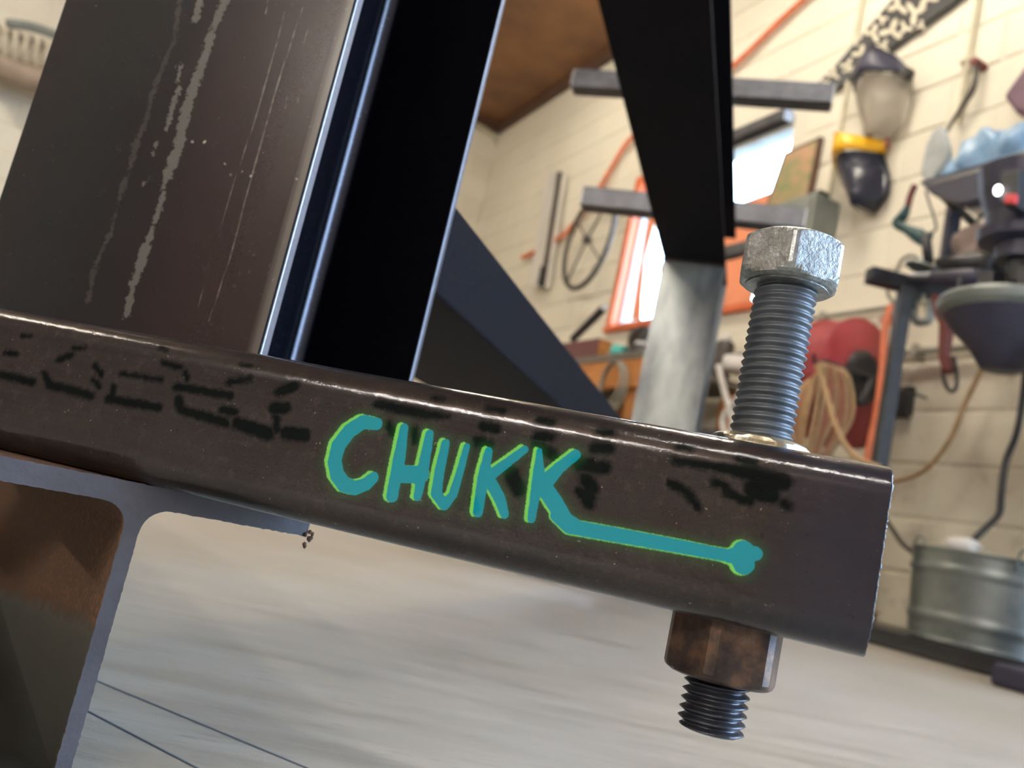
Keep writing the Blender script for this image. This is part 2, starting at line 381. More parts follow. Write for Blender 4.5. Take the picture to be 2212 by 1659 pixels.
# concrete blocks, painted over: each a piece of its wall
BH, BL, JT = 0.2032, 0.4064, 0.010
def block_mesh(name, L, H, X, out):
    c = 0.005; x0, x1, z0, z1 = -L/2, L/2, -H/2, H/2; dep = 0.016
    V = [X*x0-out*0+ZD*z0, X*x1+ZD*z0, X*x1+ZD*z1, X*x0+ZD*z1]
    Fr = [X*(x0+c)+ZD*(z0+c)+out*c, X*(x1-c)+ZD*(z0+c)+out*c, X*(x1-c)+ZD*(z1-c)+out*c, X*(x0+c)+ZD*(z1-c)+out*c]
    Bk = [v-out*dep for v in V]
    F = [(4, 5, 6, 7), (0, 1, 5, 4), (1, 2, 6, 5), (2, 3, 7, 6), (3, 0, 4, 7), (8, 9, 1, 0), (9, 10, 2, 1), (10, 11, 3, 2), (11, 8, 0, 3)]
    AV = V+Fr+Bk
    me = bpy.data.meshes.new(name); me.from_pydata([tuple(a) for a in AV], [], F); me.update()
    import bmesh
    bm = bmesh.new(); bm.from_mesh(me); bmesh.ops.recalc_face_normals(bm, faces=bm.faces[:]); bm.to_mesh(me); bm.free()
    me.materials.append(M_wall); return me
bm_r = block_mesh('concrete_block', BL-JT, BH-JT, WD, -VD); bm_rh = block_mesh('concrete_block', BL/2-JT, BH-JT, WD, -VD)
bm_b = block_mesh('concrete_block', BL-JT, BH-JT, VD, -WD)
def place_blocks(parent, me, meh, base, X, out, a0, a1, z0, holes, limit):
    pb = wloc(parent); n = 0; row = 0; z = z0
    while z+BH <= CEIL+0.0:
        a = a0+(BL/2 if row % 2 else 0)
        while a < a1:
            c = a; zc = z+BH/2; ok = True; half = None
            for (h0, h1, hz0, hz1) in holes:
                if zc+BH/2-0.03 > hz0 and zc-BH/2+0.03 < hz1 and c+BL/2 > h0 and c-BL/2 < h1:
                    ok = False
                    if c+BL/2 > h0 and c-BL/2 < h0 and c <= h0: half = c-BL/4 if c <= h0+.01 else None
                    elif c-BL/2 < h1 and c >= h1: half = c+BL/4
            m = me
            if not ok and half is not None and meh is not None: ok, m, c = True, meh, half
            if ok and n < limit:
                o = bpy.data.objects.new('concrete_block', m); COL.objects.link(o); o.parent = parent
                o.location = tuple(base+X*c+ZD*zc-out*0.005+out*random.uniform(-.0015, .0015)-pb); n += 1
            a += BL
        z += BH; row += 1
    return n
Z0 = 0.045-BH
n1 = place_blocks(wall_right, bm_r, bm_rh, room(Q, 0, 0), WD, -VD, 0.78, 6.95, Z0+BH, [(WIN_W[0], WIN_W[1], WIN_Z[0], WIN_Z[1])], 292)
n2 = place_blocks(wall_back, bm_b, None, room(0, WBACK, 0), VD, -WD, -1.45, 2.75, Z0+BH, [], 290)
print('blocks', n1, n2)
# ceiling-line trim
tr = MB(); wallbox(tr, Q-.05, Q+.02, 0.2, WBACK, CEIL-.07, CEIL+.02); struct('trim_1', tr, M_trim)
tr = MB(); wallbox(tr, VLEFT, Q-.05, WBACK-.05, WBACK+.02, CEIL-.07, CEIL+.02); struct('trim_2', tr, M_trim)
# window
fw = MB(); th = 0.045
w0, w1 = WIN_W; z0, z1 = WIN_Z
for (a, b, c, d) in ((w0, w1, z0, z0+th), (w0, w1, z1-th, z1), (w0, w0+th, z0+th, z1-th), (w1-th, w1, z0+th, z1-th)):
    wallbox(fw, Q+.05, Q+.11, a, b, c, d)
win = struct('window_1', fw, M_frame)
wm = (w0+w1)/2
wallbox(MB(), Q+.06, Q+.10, wm-.012, wm+.012, z0+th, z1-th).build('mullion', M_ofr, win)
for a, b in ((w0+th, wm-.012), (wm+.012, w1-th)): wallbox(MB(), Q+.078, Q+.082, a, b, z0+th, z1-th).build('pane', M_glass, win)
wallbox(MB(), Q-.03, Q+.05, w0-.02, w1+.02, z0-.03, z0).build('window_sill', M_ofr, win)
rv = MB(); wallbox(rv, Q-.012, Q+.05, w1-.03, w1+.02, z0, z1); rv.build('window_reveal', M_ofr, win)
# roller-door opening frame behind the camera
dr = MB(); wallbox(dr, Q-.04, Q+TW, DOOR_W[0]-.1, DOOR_W[0], 0, DOOR_H+.1); wallbox(dr, Q-.04, Q+TW, DOOR_W[1], DOOR_W[1]+.1, 0, DOOR_H+.1); wallbox(dr, Q-.04, Q+TW, DOOR_W[0], DOOR_W[1], DOOR_H, DOOR_H+.1)
struct('door_1', dr, M_frame)
# ground outside the openings
tag(MB().box(room(Q+TW, -14, -.12), VD*16, WD*34, ZD*.06).build('concrete_yard', mat('yard_concrete', (0.32, 0.31, 0.29), 0.8, ns=1)), kind='structure')
# ================================================================== ADDED LAMPS (unseen; put in to light the shop)
def added_strip_lamp(v, w, power, col, label, D=None, L=1.24, rt_=.02):
    D = WD if D is None else D; E_ = np.cross(D, ZD); c_ = room(v, w, 0)
    t = thing('strip_light', room(v, w, CEIL-.10), label, 'lamp', None)
    MB().box(c_-E_*.09-D*L/2+ZD*(CEIL-.05), E_*.18, D*L, ZD*.05).build('housing', M_white, t)
    e = mat('lamp_tube_glow', (1, 1, 1), 0.5, bs=0, emit=(col, power))
    for s in (-.05, .05): MB().tube([c_+E_*s-D*(L/2-.02)+ZD*(CEIL-.075), c_+E_*s+D*(L/2-.02)+ZD*(CEIL-.075)], rt_, 10).build('tube', e, t)
LAMPS = [(1.5, 2.0, 125), (1.5, 4.4, 45), (-3.0, 2.4, 45), (-3.2, 4.9, 200)]
WARM = (1.0, 0.91, 0.76)
for i, (v, w, pw) in enumerate(LAMPS):
    added_strip_lamp(v, w, pw, WARM, ['twin tube strip light on the ceiling nearest the wall tools', 'twin tube strip light on the ceiling before the window', 'twin tube strip light over the left of the shop', 'twin tube strip light near the back left corner'][i])

for k, (w_, lb) in enumerate(((-1.85, 'wall strip light high on the brown left wall, farther one'), (-3.3, 'wall strip light high on the brown left wall, nearer the front wall'))):  # unseen lamps added to draw the bright line along the tube's top corner
    t = thing('wall_strip_light', room(VLEFT, w_, 2.78), lb, 'lamp')
    MB().box(room(VLEFT, w_-.70, 2.80), VD*.06, WD*1.40, ZD*.12).build('housing', M_white, t)
    MB().tube([room(VLEFT+.085, w_-.67, 2.86), room(VLEFT+.085, w_+.67, 2.86)], .012, 10).build('tube', mat('cool_tube_glow', (1, 1, 1), .5, bs=0, emit=((1.0, .97, .9), 900)), t)

added_strip_lamp(-1.2, -1.6, 260, (1.0, .97, .9), 'narrow strip light on the ceiling just behind the camera', D=LD, L=1.4, rt_=.008)  # unseen lamp added for the highlight on the right part of the tube

# ================================================================== STEEL FRAME
frame = thing('steel_gantry', fr(.231, 1.1, -.0143), 'welded dark steel gantry of wide beams on a lettered base tube', 'gantry')
# --- base tube with the lettering
TB, TS, TZ = 0.2400, 0.0508, -0.0143; RC = 0.0090
def tube_profile():
    P = []
    def arc(cb, cz, a0, a1, n):
        for i in range(n+1):
            a = math.radians(a0+(a1-a0)*i/n); P.append((cb+RC*math.cos(a), cz+RC*math.sin(a), a))
    b0, b1, z0_, z1_ = TB, TB+TS, TZ, TZ+TS
    for z in np.linspace(z0_+RC, z1_-RC, 64)[:-1]: P.append((b0, z, math.pi))
    arc(b0+RC, z1_-RC, 180, 90, 18); arc(b1-RC, z1_-RC, 90, 0, 6); arc(b1-RC, z0_+RC, 0, -90, 6); arc(b0+RC, z0_+RC, 270, 180, 14)
    P = P[:-1]; return np.array([(p[0], p[1]) for p in P]), np.array([p[2] for p in P])
prof, pang = tube_profile(); npf = len(prof)
sx = np.concatenate([np.linspace(-.0330, .300, 560), np.linspace(.31, .80, 8)])
cen = np.array([TB+TS/2, TZ+TS/2])
rg = np.random.default_rng(2)
def cen_in(p, k): return cen+(p-cen)*k
V = []; S = []; H = []
endj = rg.normal(0, .00012, npf)
for i, s in enumerate(sx):
    for k in range(npf):
        ss = s+(endj[k] if i == 0 else 0); V.append(fr(ss, prof[k][0], prof[k][1])); S.append(ss); H.append(prof[k][1])
no = len(V)
for s in (sx[0], sx[-1]):
    for k in range(npf): p = cen_in(prof[k], 0.88); V.append(fr(s, p[0], p[1])); S.append(s); H.append(p[1])
Fc = []
for i in range(len(sx)-1):
    for k in range(npf): l = (k+1) % npf; Fc.append((i*npf+k, (i+1)*npf+k, (i+1)*npf+l, i*npf+l))
for k in range(npf):
    l = (k+1) % npf
    Fc.append((k, l, no+l, no+k)); e = (len(sx)-1)*npf; Fc.append((e+l, e+k, no+npf+k, no+npf+l)); Fc.append((no+k, no+l, no+npf+l, no+npf+k))
S = np.array(S); H = np.array(H)
PXM = 0.000138
def pt(x, y):
    X = onB(x, y, TB)-O; return (X@LD, X[2])
def strokes(lst, ox=0, oy=0, k=1.0, dx=0, dy=0, dr=0):
    """pixel polylines measured on an enlarged crop (origin ox, oy, scale k) -> tube-face coordinates"""
    out = []
    for pl, r in lst:
        rr = np.broadcast_to(np.asarray(r, float), (len(pl),))
        out.append(([pt(ox+k*x+dx, oy+k*y+dy) for x, y in pl], (rr*k+dr)*PXM))
    return out
z1 = (640, 800, .2893); z2 = (1200, 900, .3345); z3 = (0, 600, .3164); z4 = (880, 560, .2712)
TEAL = [([(600, 400), (500, 385), (400, 450), (315, 560), (285, 680), (305, 780), (360, 855), (440, 880), (520, 850), (575, 800)], [48, 56, 60, 60, 58, 60, 60, 55, 50, 44]),
        ([(805, 430), (770, 650), (715, 940)], [34, 50, 48]), ([(995, 475), (950, 720), (905, 945)], [34, 46, 32]), ([(780, 775), (930, 780)], 66),
        ([(1115, 545), (1070, 750), (1045, 920), (1105, 1005), (1170, 930), (1225, 750), (1272, 570)], [34, 40, 42, 40, 34, 30, 26]),
        ([(1435, 605), (1395, 800), (1355, 1060)], [32, 44, 38]), ([(1705, 590), (1560, 700), (1440, 790)], [30, 36, 44]), ([(1450, 830), (1520, 960), (1555, 1075)], [44, 44, 32]),
        ([(1815, 600), (1812, 760), (1755, 1110)], [20, 44, 30]), ([(2085, 630), (1960, 730), (1850, 850)], [38, 42, 60]), ([(1850, 870), (1930, 990), (2010, 1120), (2120, 1180)], [60, 62, 56, 46])]
TEAL2 = [([(0, 640), (90, 710), (400, 765), (800, 838), (1150, 905)], [34, 46, 44, 40, 36]), ([(1120, 900), (1200, 900)], [40, 62]), ([(1215, 870), (1215, 950)], 62), ([(1200, 890), (1290, 885)], 42)]
allteal = strokes(TEAL, *z1)+strokes(TEAL2, *z2)
green = strokes([t_ for i, t_ in enumerate(TEAL) if i != 3], *z1, dx=-7, dy=-2, dr=0.3)+strokes(TEAL2[1:3], *z2, dx=-6, dy=0, dr=1.5)+strokes(TEAL2[:1], *z2, dx=-2, dy=0, dr=1.3)+strokes([TEAL[3]], *z1, dx=1, dy=-1, dr=-1)
INK = strokes([([(0, 660), (225, 712)], 34), ([(300, 650), (340, 735), (480, 765), (620, 805)], [24, 40, 36, 36]), ([(740, 825), (1080, 885)], 36), ([(775, 745), (770, 800)], 28), ([(830, 655), (1100, 695)], 22),
               ([(1205, 745), (1570, 805)], 34), ([(1110, 580), (1230, 612)], 24), ([(1262, 640), (1278, 690)], 24), ([(1220, 830), (1230, 900), (1540, 990)], [40, 34, 40]), ([(1520, 900), (1600, 915)], 34), ([(1560, 715), (1700, 690)], 30),
               ([(1620, 990), (1830, 1065)], 52), ([(1905, 780), (2010, 740)], 42), ([(1870, 890), (1950, 890)], 48), ([(1885, 950), (1890, 1040)], 30), ([(1950, 1060), (2080, 1075)], 52),
               ([(500, 482), (580, 478)], 20), ([(150, 395), (205, 400)], 20), ([(40, 510), (110, 522)], 26), ([(400, 560), (490, 525)], 30), ([(650, 600), (690, 660)], 26), ([(640, 700), (680, 740)], 26), ([(1090, 475), (1130, 490)], 18), ([(1640, 590), (1700, 600)], 18)], *z3)
INK += strokes([([(600, 250), (780, 290), (960, 330), (1120, 350)], [34, 40, 40, 26]), ([(690, 410), (720, 470)], 36), ([(880, 450), (890, 520)], 34), ([(1400, 420), (1490, 440)], 40), ([(1350, 530), (1440, 560)], 42), ([(1600, 770), (1660, 880)], 60),
                ([(1800, 500), (1900, 500)], 42), ([(1800, 560), (1920, 640)], 44), ([(2100, 690), (2190, 700)], 46), ([(1330, 960), (1340, 1020)], 36), ([(2120, 900), (2190, 1000)], 40)], *z1)
INK += strokes([([(200, 1100), (270, 1112)], 22), ([(640, 1188), (750, 1205)], 32), ([(1040, 1278), (1150, 1295)], 36), ([(1520, 1365), (1620, 1380)], 36)], *z4)
INK += strokes([([(290, 85), (360, 105)], 28), ([(255, 200), (350, 210)], 38), ([(150, 310), (240, 330), (320, 330)], 44), ([(190, 400), (240, 460)], 44), ([(180, 500), (230, 520)], 34), ([(790, 190), (865, 205)], 24), ([(770, 285), (1000, 320), (1230, 360)], [26, 30, 44]),
                ([(740, 432), (850, 490), (920, 590)], 28), ([(1030, 430), (1090, 440), (1110, 500), (1250, 545)], 30), ([(1230, 350), (1470, 420)], 56), ([(1280, 470), (1380, 500)], 60), ([(1180, 270), (1290, 290)], 24), ([(1480, 560), (1500, 580)], 30)], *z2)
front = (np.arange(len(V)) % npf < 64+18) | (np.arange(len(V)) % npf > npf-16)
def field(st):
    d = np.full(len(V), 1.0); idx = np.where(front & (S < .31))[0]; d[idx] = sdf(np.stack([S[idx], H[idx]], 1), st); return d
me_mat, t, b = nt('lettered_tube_steel')
dT, dG, dK, aS, aH = A(t, 'd_teal'), A(t, 'd_green'), A(t, 'd_ink'), A(t, 's_along'), A(t, 'h_up')
vec = objvec(t); nf = noise(t, 1500, 3, 0.6, vec); nm = noise(t, 260, 4, 0.6, vec); nl = noise(t, 28, 4, 0.55, vec)
cx = t.nodes.new('ShaderNodeCombineXYZ'); t.links.new(mth(t, 'MULTIPLY', aS, 6.0), cx.inputs[0]); t.links.new(mth(t, 'MULTIPLY', aH, 140.0), cx.inputs[1]); strk = noise(t, 3.0, 5, 0.65, cx.outputs[0])
wob = mth(t, 'MULTIPLY', mth(t, 'SUBTRACT', noise(t, 520, 4, .65, vec), 0.5), 0.0024)
wobf = mth(t, 'MULTIPLY', mth(t, 'SUBTRACT', nf, 0.5), 0.0016)
base = ramp(t, nl, [(0.3, (0.013, 0.011, 0.011)), (0.5, (0.021, 0.016, 0.015)), (0.7, (0.026, 0.021, 0.019))])
base = mixc(t, ramp(t, strk, [(0.42, 0.0), (0.7, 0.55)]), base, (0.028, 0.026, 0.026))
base = mixc(t, ramp(t, nm, [(0.55, 0.0), (0.75, 0.5)]), base, (0.055, 0.045, 0.038)); base = mixc(t, ramp(t, nf, [(0.30, 0.7), (0.48, 0.0)]), base, (0.008, 0.008, 0.009)); base = mixc(t, ramp(t, noise(t, 700, 2, .5, vec), [(0.72, 0.0), (0.77, 0.8)]), base, (0.20, 0.18, 0.15))
# bluish heat tint towards the cut end
base = mixc(t, mth(t, 'MULTIPLY', step(t, mth(t, 'ADD', aS, mth(t, 'MULTIPLY', mth(t, 'SUBTRACT', nl, 0.5), 0.03)), -0.010, 0.010), 0.75), base, (0.016, 0.019, 0.032))
# pale abraded patch left at the cut end, lower edge
ink = step(t, mth(t, 'ADD', dK, wob), 0.0001, 0.0008); ink = mth(t, 'MULTIPLY', ink, ramp(t, nf, [(0.15, 0.75), (0.4, 0.98)]))
base = mixc(t, ink, base, (0.003, 0.005, 0.005))
halo = mth(t, 'POWER', step(t, mth(t, 'MINIMUM', dG, dT), 0.0006, 0.0030), 2.0)
base = mixc(t, mth(t, 'MULTIPLY', halo, 0.50), base, (0.03, 0.22, 0.05))
gm = step(t, mth(t, 'ADD', dG, mth(t, 'MULTIPLY', wobf, 0.5)), 0.0, 0.00022); tm = step(t, mth(t, 'ADD', dT, mth(t, 'MULTIPLY', wob, 0.22)), 0.0, 0.00014)
c1 = mixc(t, gm, base, (0.16, 0.56, 0.09)); tealc = mixc(t, nl, (0.002, 0.22, 0.29), (0.004, 0.26, 0.33)); c1 = mixc(t, tm, c1, tealc)
t.links.new(c1, b.inputs['Base Color'])
paint = mth(t, 'MAXIMUM', gm, tm)
t.links.new(mth(t, 'MULTIPLY', mth(t, 'SUBTRACT', 1.0, paint), 0.12), b.inputs['Metallic'])
t.links.new(mth(t, 'ADD', mth(t, 'MULTIPLY_ADD', nm, 0.18, 0.22), mth(t, 'MULTIPLY', paint, 0.25)), b.inputs['Roughness'])
b.inputs['Coat Weight'].default_value = 1.0; b.inputs['Coat Roughness'].default_value = 0.015; b.inputs['Coat IOR'].default_value = 1.42; b.inputs['Specular IOR Level'].default_value = 0.14
hh = mth(t, 'ADD', mth(t, 'MULTIPLY', nm, 1.6), mth(t, 'MULTIPLY', nf, 0.35)); hh = mth(t, 'ADD', hh, mth(t, 'MULTIPLY', ink, 0.5)); hh = mth(t, 'ADD', hh, mth(t, 'MULTIPLY', strk, 0.3))
ik = mth(t, 'SUBTRACT', 1.0, mth(t, 'MULTIPLY', ink, 0.85)); t.links.new(mth(t, 'MULTIPLY', ik, 0.9), b.inputs['Coat Weight']); t.links.new(mth(t, 'MULTIPLY', ik, 0.14), b.inputs['Specular IOR Level'])
bn = bump(t, b, hh, 0.42, 0.00022); t.links.new(bn.outputs[0], b.inputs['Coat Normal'])
bt = obj('base_tube', V, Fc, me_mat, frame, smooth=True)
for nme, st in (('d_teal', allteal), ('d_green', green), ('d_ink', INK)): attr(bt.data, nme, field(st))
attr(bt.data, 's_along', S); attr(bt.data, 'h_up', H)
tag(bt, 'base tube lettered CHUKK in teal paint with a green edge')
# edge sharpness at the end cap
for p in bt.data.polygons[-3*npf:]: p.use_smooth = False

# --- near column (wide-flange section), standing behind the tube
CB, CW, CLAT = 0.2918, 0.155, 0.1964
ZT = 0.690
def isec(name, lat0, b0, z0_, axis, L, h, w, tf, tw, r, m, bev=0.0006):
    """vertical: flanges parallel to LD;  'b': runs along BD with flanges flat"""
    if axis == 'z': mb = extrude(i_prof(h, w, tf, tw, r), fr(lat0+w/2, b0+h/2, z0_), LD, BD, ZD, L)
    else: mb = extrude(i_prof(h, w, tf, tw, r), fr(lat0+w/2, b0, z0_+h/2), LD, ZD, BD, L)
    o = mb.build(name, m, frame, bevel=bev, seg=3); return o
# the near flange face carries run marks, so it is a finer panel of its own
NFT = 0.0070
colm = steel('column_inner_steel', (0.003, 0.0033, 0.006), (0.004, 0.0035, 0.005), 0.22, 0.0, coat=0.0, bs=.03, spk=.04); lowspec(colm, .06)
col_prof = i_prof(CW, CW, NFT, 0.006, 0.0085, 8)
zz0 = TZ
extrude(col_prof, fr(CLAT+CW/2, CB+CW/2+.0004, zz0), LD, BD, ZD, ZT-zz0).build('column', colm, frame, bevel=0.0009, seg=3)
nx, nz = 200, 420
la = np.linspace(CLAT+.0004, CLAT+CW-.0004, nx); za = np.linspace(zz0, 0.26, nz)
Vp = []; SP = []; HP = []
for z in list(za)+[ZT-.001]:
    for l in la: Vp.append(fr(l, CB+.0002, z)); SP.append(l); HP.append(z)
nzr = nz+1
Fp = [(i*nx+k, i*nx+k+1, (i+1)*nx+k+1, (i+1)*nx+k) for i in range(nzr-1) for k in range(nx-1)]
SP = np.array(SP); HP = np.array(HP)
def pc(x, y): X = onB(x, y, CB)-O; return (X@LD, X[2])
kk = .5063
def cst(lst): return [([pc(kk*x, kk*y) for x, y in pl], np.broadcast_to(np.asarray(r, float)*kk*0.00019, (len(pl),))) for pl, r in lst]
DR = cst([([(985, -80), (955, 10), (905, 130), (860, 270), (815, 400), (790, 480), (765, 610), (730, 700), (700, 790), (680, 880), (650, 970), (615, 1060), (600, 1120), (565, 1220), (535, 1350)], [24, 24, 18, 22, 24, 26, 24, 30, 12, 16, 9, 22, 26, 18, 14]),
          ([(850, 0), (835, 80)], [20, 16]), ([(765, 280), (760, 340)], [16, 12]), ([(762, 380), (735, 450), (712, 550)], [10, 14, 6]), ([(665, 610), (655, 660)], [10, 6]), ([(640, 760), (615, 780)], 8)])
DF = cst([([(780, -60), (755, 80), (745, 170), (700, 260), (650, 400), (620, 520), (575, 620), (555, 720), (520, 800), (500, 890), (470, 1000), (430, 1070), (395, 1160), (375, 1280)], [14, 14, 10, 12, 16, 8, 20, 6, 18, 5, 12, 10, 14, 12])])
SC = cst([([(1215, 50), (1100, 470), (1000, 770), (890, 1130), (830, 1370)], [3, 2.5, 1.6, 1.2, 1]), ([(1150, -40), (1132, 60)], 2), ([(1290, 30), (1170, 400), (1060, 800), (980, 1100), (890, 1370)], [2, 3, 3, 2.5, 2]), ([(1310, 130), (1275, 240)], 1.6), ([(1225, 410), (1215, 465)], 1.6)])
SPK = cst([([(x, y)], r) for x, y, r in ((820, 603, 5), (875, 603, 9), (958, 697, 5), (1032, 730, 6), (1070, 748, 4), (980, 745, 5), (1120, 650, 4), (1262, 765, 4))])
fm, t, b = nt('column_face_steel')
dD, dF, dS, dP, aS, aH = (A(t, q) for q in ('d_run', 'd_faint', 'd_scratch', 'd_speck', 's_along', 'h_up'))
vec = objvec(t); n5 = noise(t, 22, 4, 0.6, vec); n6 = noise(t, 330, 4, 0.62, vec); n7 = noise(t, 1400, 2, 0.6, vec)
cx = t.nodes.new('ShaderNodeCombineXYZ'); t.links.new(mth(t, 'MULTIPLY', aS, 300.0), cx.inputs[0]); t.links.new(mth(t, 'MULTIPLY', aH, 4.0), cx.inputs[1]); br = noise(t, 2.0, 4, 0.7, cx.outputs[0])
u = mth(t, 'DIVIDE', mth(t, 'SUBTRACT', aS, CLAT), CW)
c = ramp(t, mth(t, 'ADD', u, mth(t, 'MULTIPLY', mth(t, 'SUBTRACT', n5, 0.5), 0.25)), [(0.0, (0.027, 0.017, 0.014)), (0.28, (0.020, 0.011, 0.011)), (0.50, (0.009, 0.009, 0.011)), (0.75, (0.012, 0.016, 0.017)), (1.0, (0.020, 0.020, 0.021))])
c = mixc(t, ramp(t, n7, [(0.5, 0.0), (0.8, 0.15)]), c, (0.06, 0.05, 0.045))
wob = mth(t, 'ADD', mth(t, 'MULTIPLY', mth(t, 'SUBTRACT', n6, 0.5), 0.0075), mth(t, 'MULTIPLY', mth(t, 'SUBTRACT', n7, 0.5), 0.0030))
rm = step(t, mth(t, 'ADD', dD, wob), 0.0, 0.00018); c = mixc(t, mth(t, 'MULTIPLY', rm, 0.8), c, (0.098, 0.098, 0.088))
rf = step(t, mth(t, 'ADD', dF, wob), 0.0, 0.0004); c = mixc(t, mth(t, 'MULTIPLY', rf, 0.35), c, (0.09, 0.085, 0.075))
sm_ = step(t, dS, 0.0001, 0.0001); c = mixc(t, mth(t, 'MULTIPLY', sm_, ramp(t, n6, [(0.35, 0.15), (0.6, 0.8)])), c, (0.20, 0.18, 0.16))
spm = step(t, mth(t, 'ADD', dP, mth(t, 'MULTIPLY', wob, 0.5)), 0.0, 0.0001); c = mixc(t, spm, c, (0.35, 0.34, 0.28))
edge = step(t, mth(t, 'ADD', aS, mth(t, 'MULTIPLY', mth(t, 'SUBTRACT', br, 0.5), 0.004)), CLAT+0.0038, 0.0022)
c = mixc(t, mth(t, 'MULTIPLY', edge, 0.6), c, (0.20, 0.19, 0.17))
t.links.new(c, b.inputs['Base Color']); b.inputs['Metallic'].default_value = 0.15; b.inputs['Specular IOR Level'].default_value = 0.35
t.links.new(mth(t, 'ADD', mth(t, 'MULTIPLY_ADD', n6, 0.05, 0.24), mth(t, 'MULTIPLY', rm, 0.2)), b.inputs['Roughness'])
b.inputs['Coat Weight'].default_value = 0.25; b.inputs['Coat Roughness'].default_value = 0.15
bump(t, b, mth(t, 'ADD', mth(t, 'MULTIPLY', n7, 0.5), mth(t, 'ADD', mth(t, 'MULTIPLY', br, 0.6), mth(t, 'MULTIPLY', rm, -0.8))), 0.14, 0.0002)
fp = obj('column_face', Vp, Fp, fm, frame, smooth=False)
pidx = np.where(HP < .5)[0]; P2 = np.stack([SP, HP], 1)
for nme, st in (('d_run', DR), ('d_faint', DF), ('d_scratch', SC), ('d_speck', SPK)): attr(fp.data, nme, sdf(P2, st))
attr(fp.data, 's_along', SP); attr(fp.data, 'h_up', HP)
tag(fp, 'wide flange face with pale run marks and long scratches')
# sheared bright strips on the two flange edges of the column
for b0 in (CB+.0012, CB+CW-NFT+.0012):
    MB().box(fr(CLAT-.0004, b0, zz0), LD*.0012, BD*(NFT-.0022), ZD*(ZT-zz0)).build('flange_edge', M_edge, frame, bevel=0.0004)
# rolled root radius between web and far flange: lighter strip added for its highlight
rootm = steel('rolled_root_steel', (0.05, 0.055, 0.075), (0.07, 0.07, 0.085), 0.25, 0.6, coat=0.2, bs=.2)
rr0 = []; lc, bc_ = CLAT+CW/2-.003, CB+CW-NFT+.0004
for i in range(9):
    a = math.radians(90-90*i/8); rr0.append((lc-.0085+.0085*math.cos(a)*0, 0))
ctr = (lc-.0088, bc_-.0088); arc_ = [(ctr[0]+.0085*math.cos(math.radians(a)), ctr[1]+.0085*math.sin(math.radians(a))) for a in np.linspace(70, 20, 9)]
pf_ = arc_+[(x+.0004, y+.0004) for x, y in arc_[::-1]]
MB().prism([fr(x, y, zz0) for x, y in pf_], ZD*(ZT-zz0)).build('root_fillet', rootm, frame)
# --- flat-laid channel rail between the columns
FB = 1.963
rl = [(0, 0), (0.152, 0), (0.152, 0.055), (0.145, 0.055), (0.142, 0.008), (0.010, 0.008), (0.007, 0.055), (0, 0.055)]
extrude(rl, fr(0.197, CB+CW+.0006, 0.1198), LD, ZD, BD, FB-CB-CW-.0012).build('rail', M_steelb, frame, bevel=0.0022, seg=3)
# --- far column, overhead beam, far base tube
fcm = steel('far_column_steel', (0.08, 0.085, 0.085), (0.33, 0.34, 0.30), 0.36, 0.4, (1.6, 1.6, .5), coat=0.2)
isec('column', 0.157, FB, TZ, 'z', ZT-TZ-.0006, 0.152, 0.148, 0.0075, 0.006, 0.008, fcm)
isec('overhead_beam', 0.157, 0.20, ZT, 'b', FB+.152-.20, 0.135, 0.148, 0.0075, 0.006, 0.008, M_steelb)
MB().tube([fr(.156, FB-.003, ZT-.001), fr(.306, FB-.003, ZT-.001)], .004, 8).build('weld_bead', M_steel, frame)
zb = TZ
bx = MB().box(fr(-.033, FB+.1525, zb), LD*.83, BD*.0508, ZD*.0508); bx.build('base_tube', M_steel, frame, bevel=.006, seg=4)
# weld beads where the near column meets the tube
wb = [fr(l, CB-.0005+.0003*math.sin(l*900), .0366+.0003*math.sin(l*1300)) for l in np.linspace(CLAT, CLAT+CW, 90)]
MB().tube(wb, 0.0012, 6).build('weld_bead', M_steel, frame)

# ================================================================== SHORT BEAMS UNDER THE FRAME
HC = math.radians(57); XC = np.array([math.sin(HC), math.cos(HC), 0]); NC = np.array([-XC[1], XC[0], 0])
def rust_mat():
    m, t, b = nt('rusty_beam_steel'); g = t.nodes.new('ShaderNodeNewGeometry'); v = g.outputs['Position']; sep = t.nodes.new('ShaderNodeSeparateXYZ'); t.links.new(v, sep.inputs[0])
    a = noise(t, 26, 5, 0.65, v); f = noise(t, 520, 4, 0.7, v); m2 = noise(t, 90, 4, 0.6, v)
    dn = t.nodes.new('ShaderNodeVectorMath'); dn.operation = 'DOT_PRODUCT'; t.links.new(v, dn.inputs[0]); dn.inputs[1].default_value = tuple(NC); alng = mth(t, 'SUBTRACT', dn.outputs['Value'], .3065)
    z = mth(t, 'ADD', mth(t, 'MULTIPLY_ADD', alng, .15, sep.outputs[2]), mth(t, 'MULTIPLY', mth(t, 'SUBTRACT', a, 0.5), 0.016))
    up = mth(t, 'DIVIDE', mth(t, 'SUBTRACT', z, 0.052), 0.006, clamp=True)
    rust = ramp(t, f, [(0.3, (0.020, 0.009, 0.005)), (0.5, (0.060, 0.024, 0.008)), (0.72, (0.24, 0.10, 0.022))])
    rust = mixc(t, ramp(t, m2, [(0.4, 0.5), (0.6, 0.0)]), rust, (0.05, 0.028, 0.016))
    darkc = ramp(t, a, [(0.4, (0.009, 0.011, 0.010)), (0.65, (0.016, 0.018, 0.014))]); darkc = mixc(t, ramp(t, noise(t, 900, 2, 0.5, v), [(0.73, 0.0), (0.76, 0.6)]), darkc, (0.2, 0.19, 0.16))
    t.links.new(mixc(t, up, darkc, rust), b.inputs['Base Color']); t.links.new(mth(t, 'MULTIPLY_ADD', up, 0.4, 0.42), b.inputs['Roughness'])
    bump(t, b, f, 0.4, 0.0004); return m
M_rust = rust_mat()
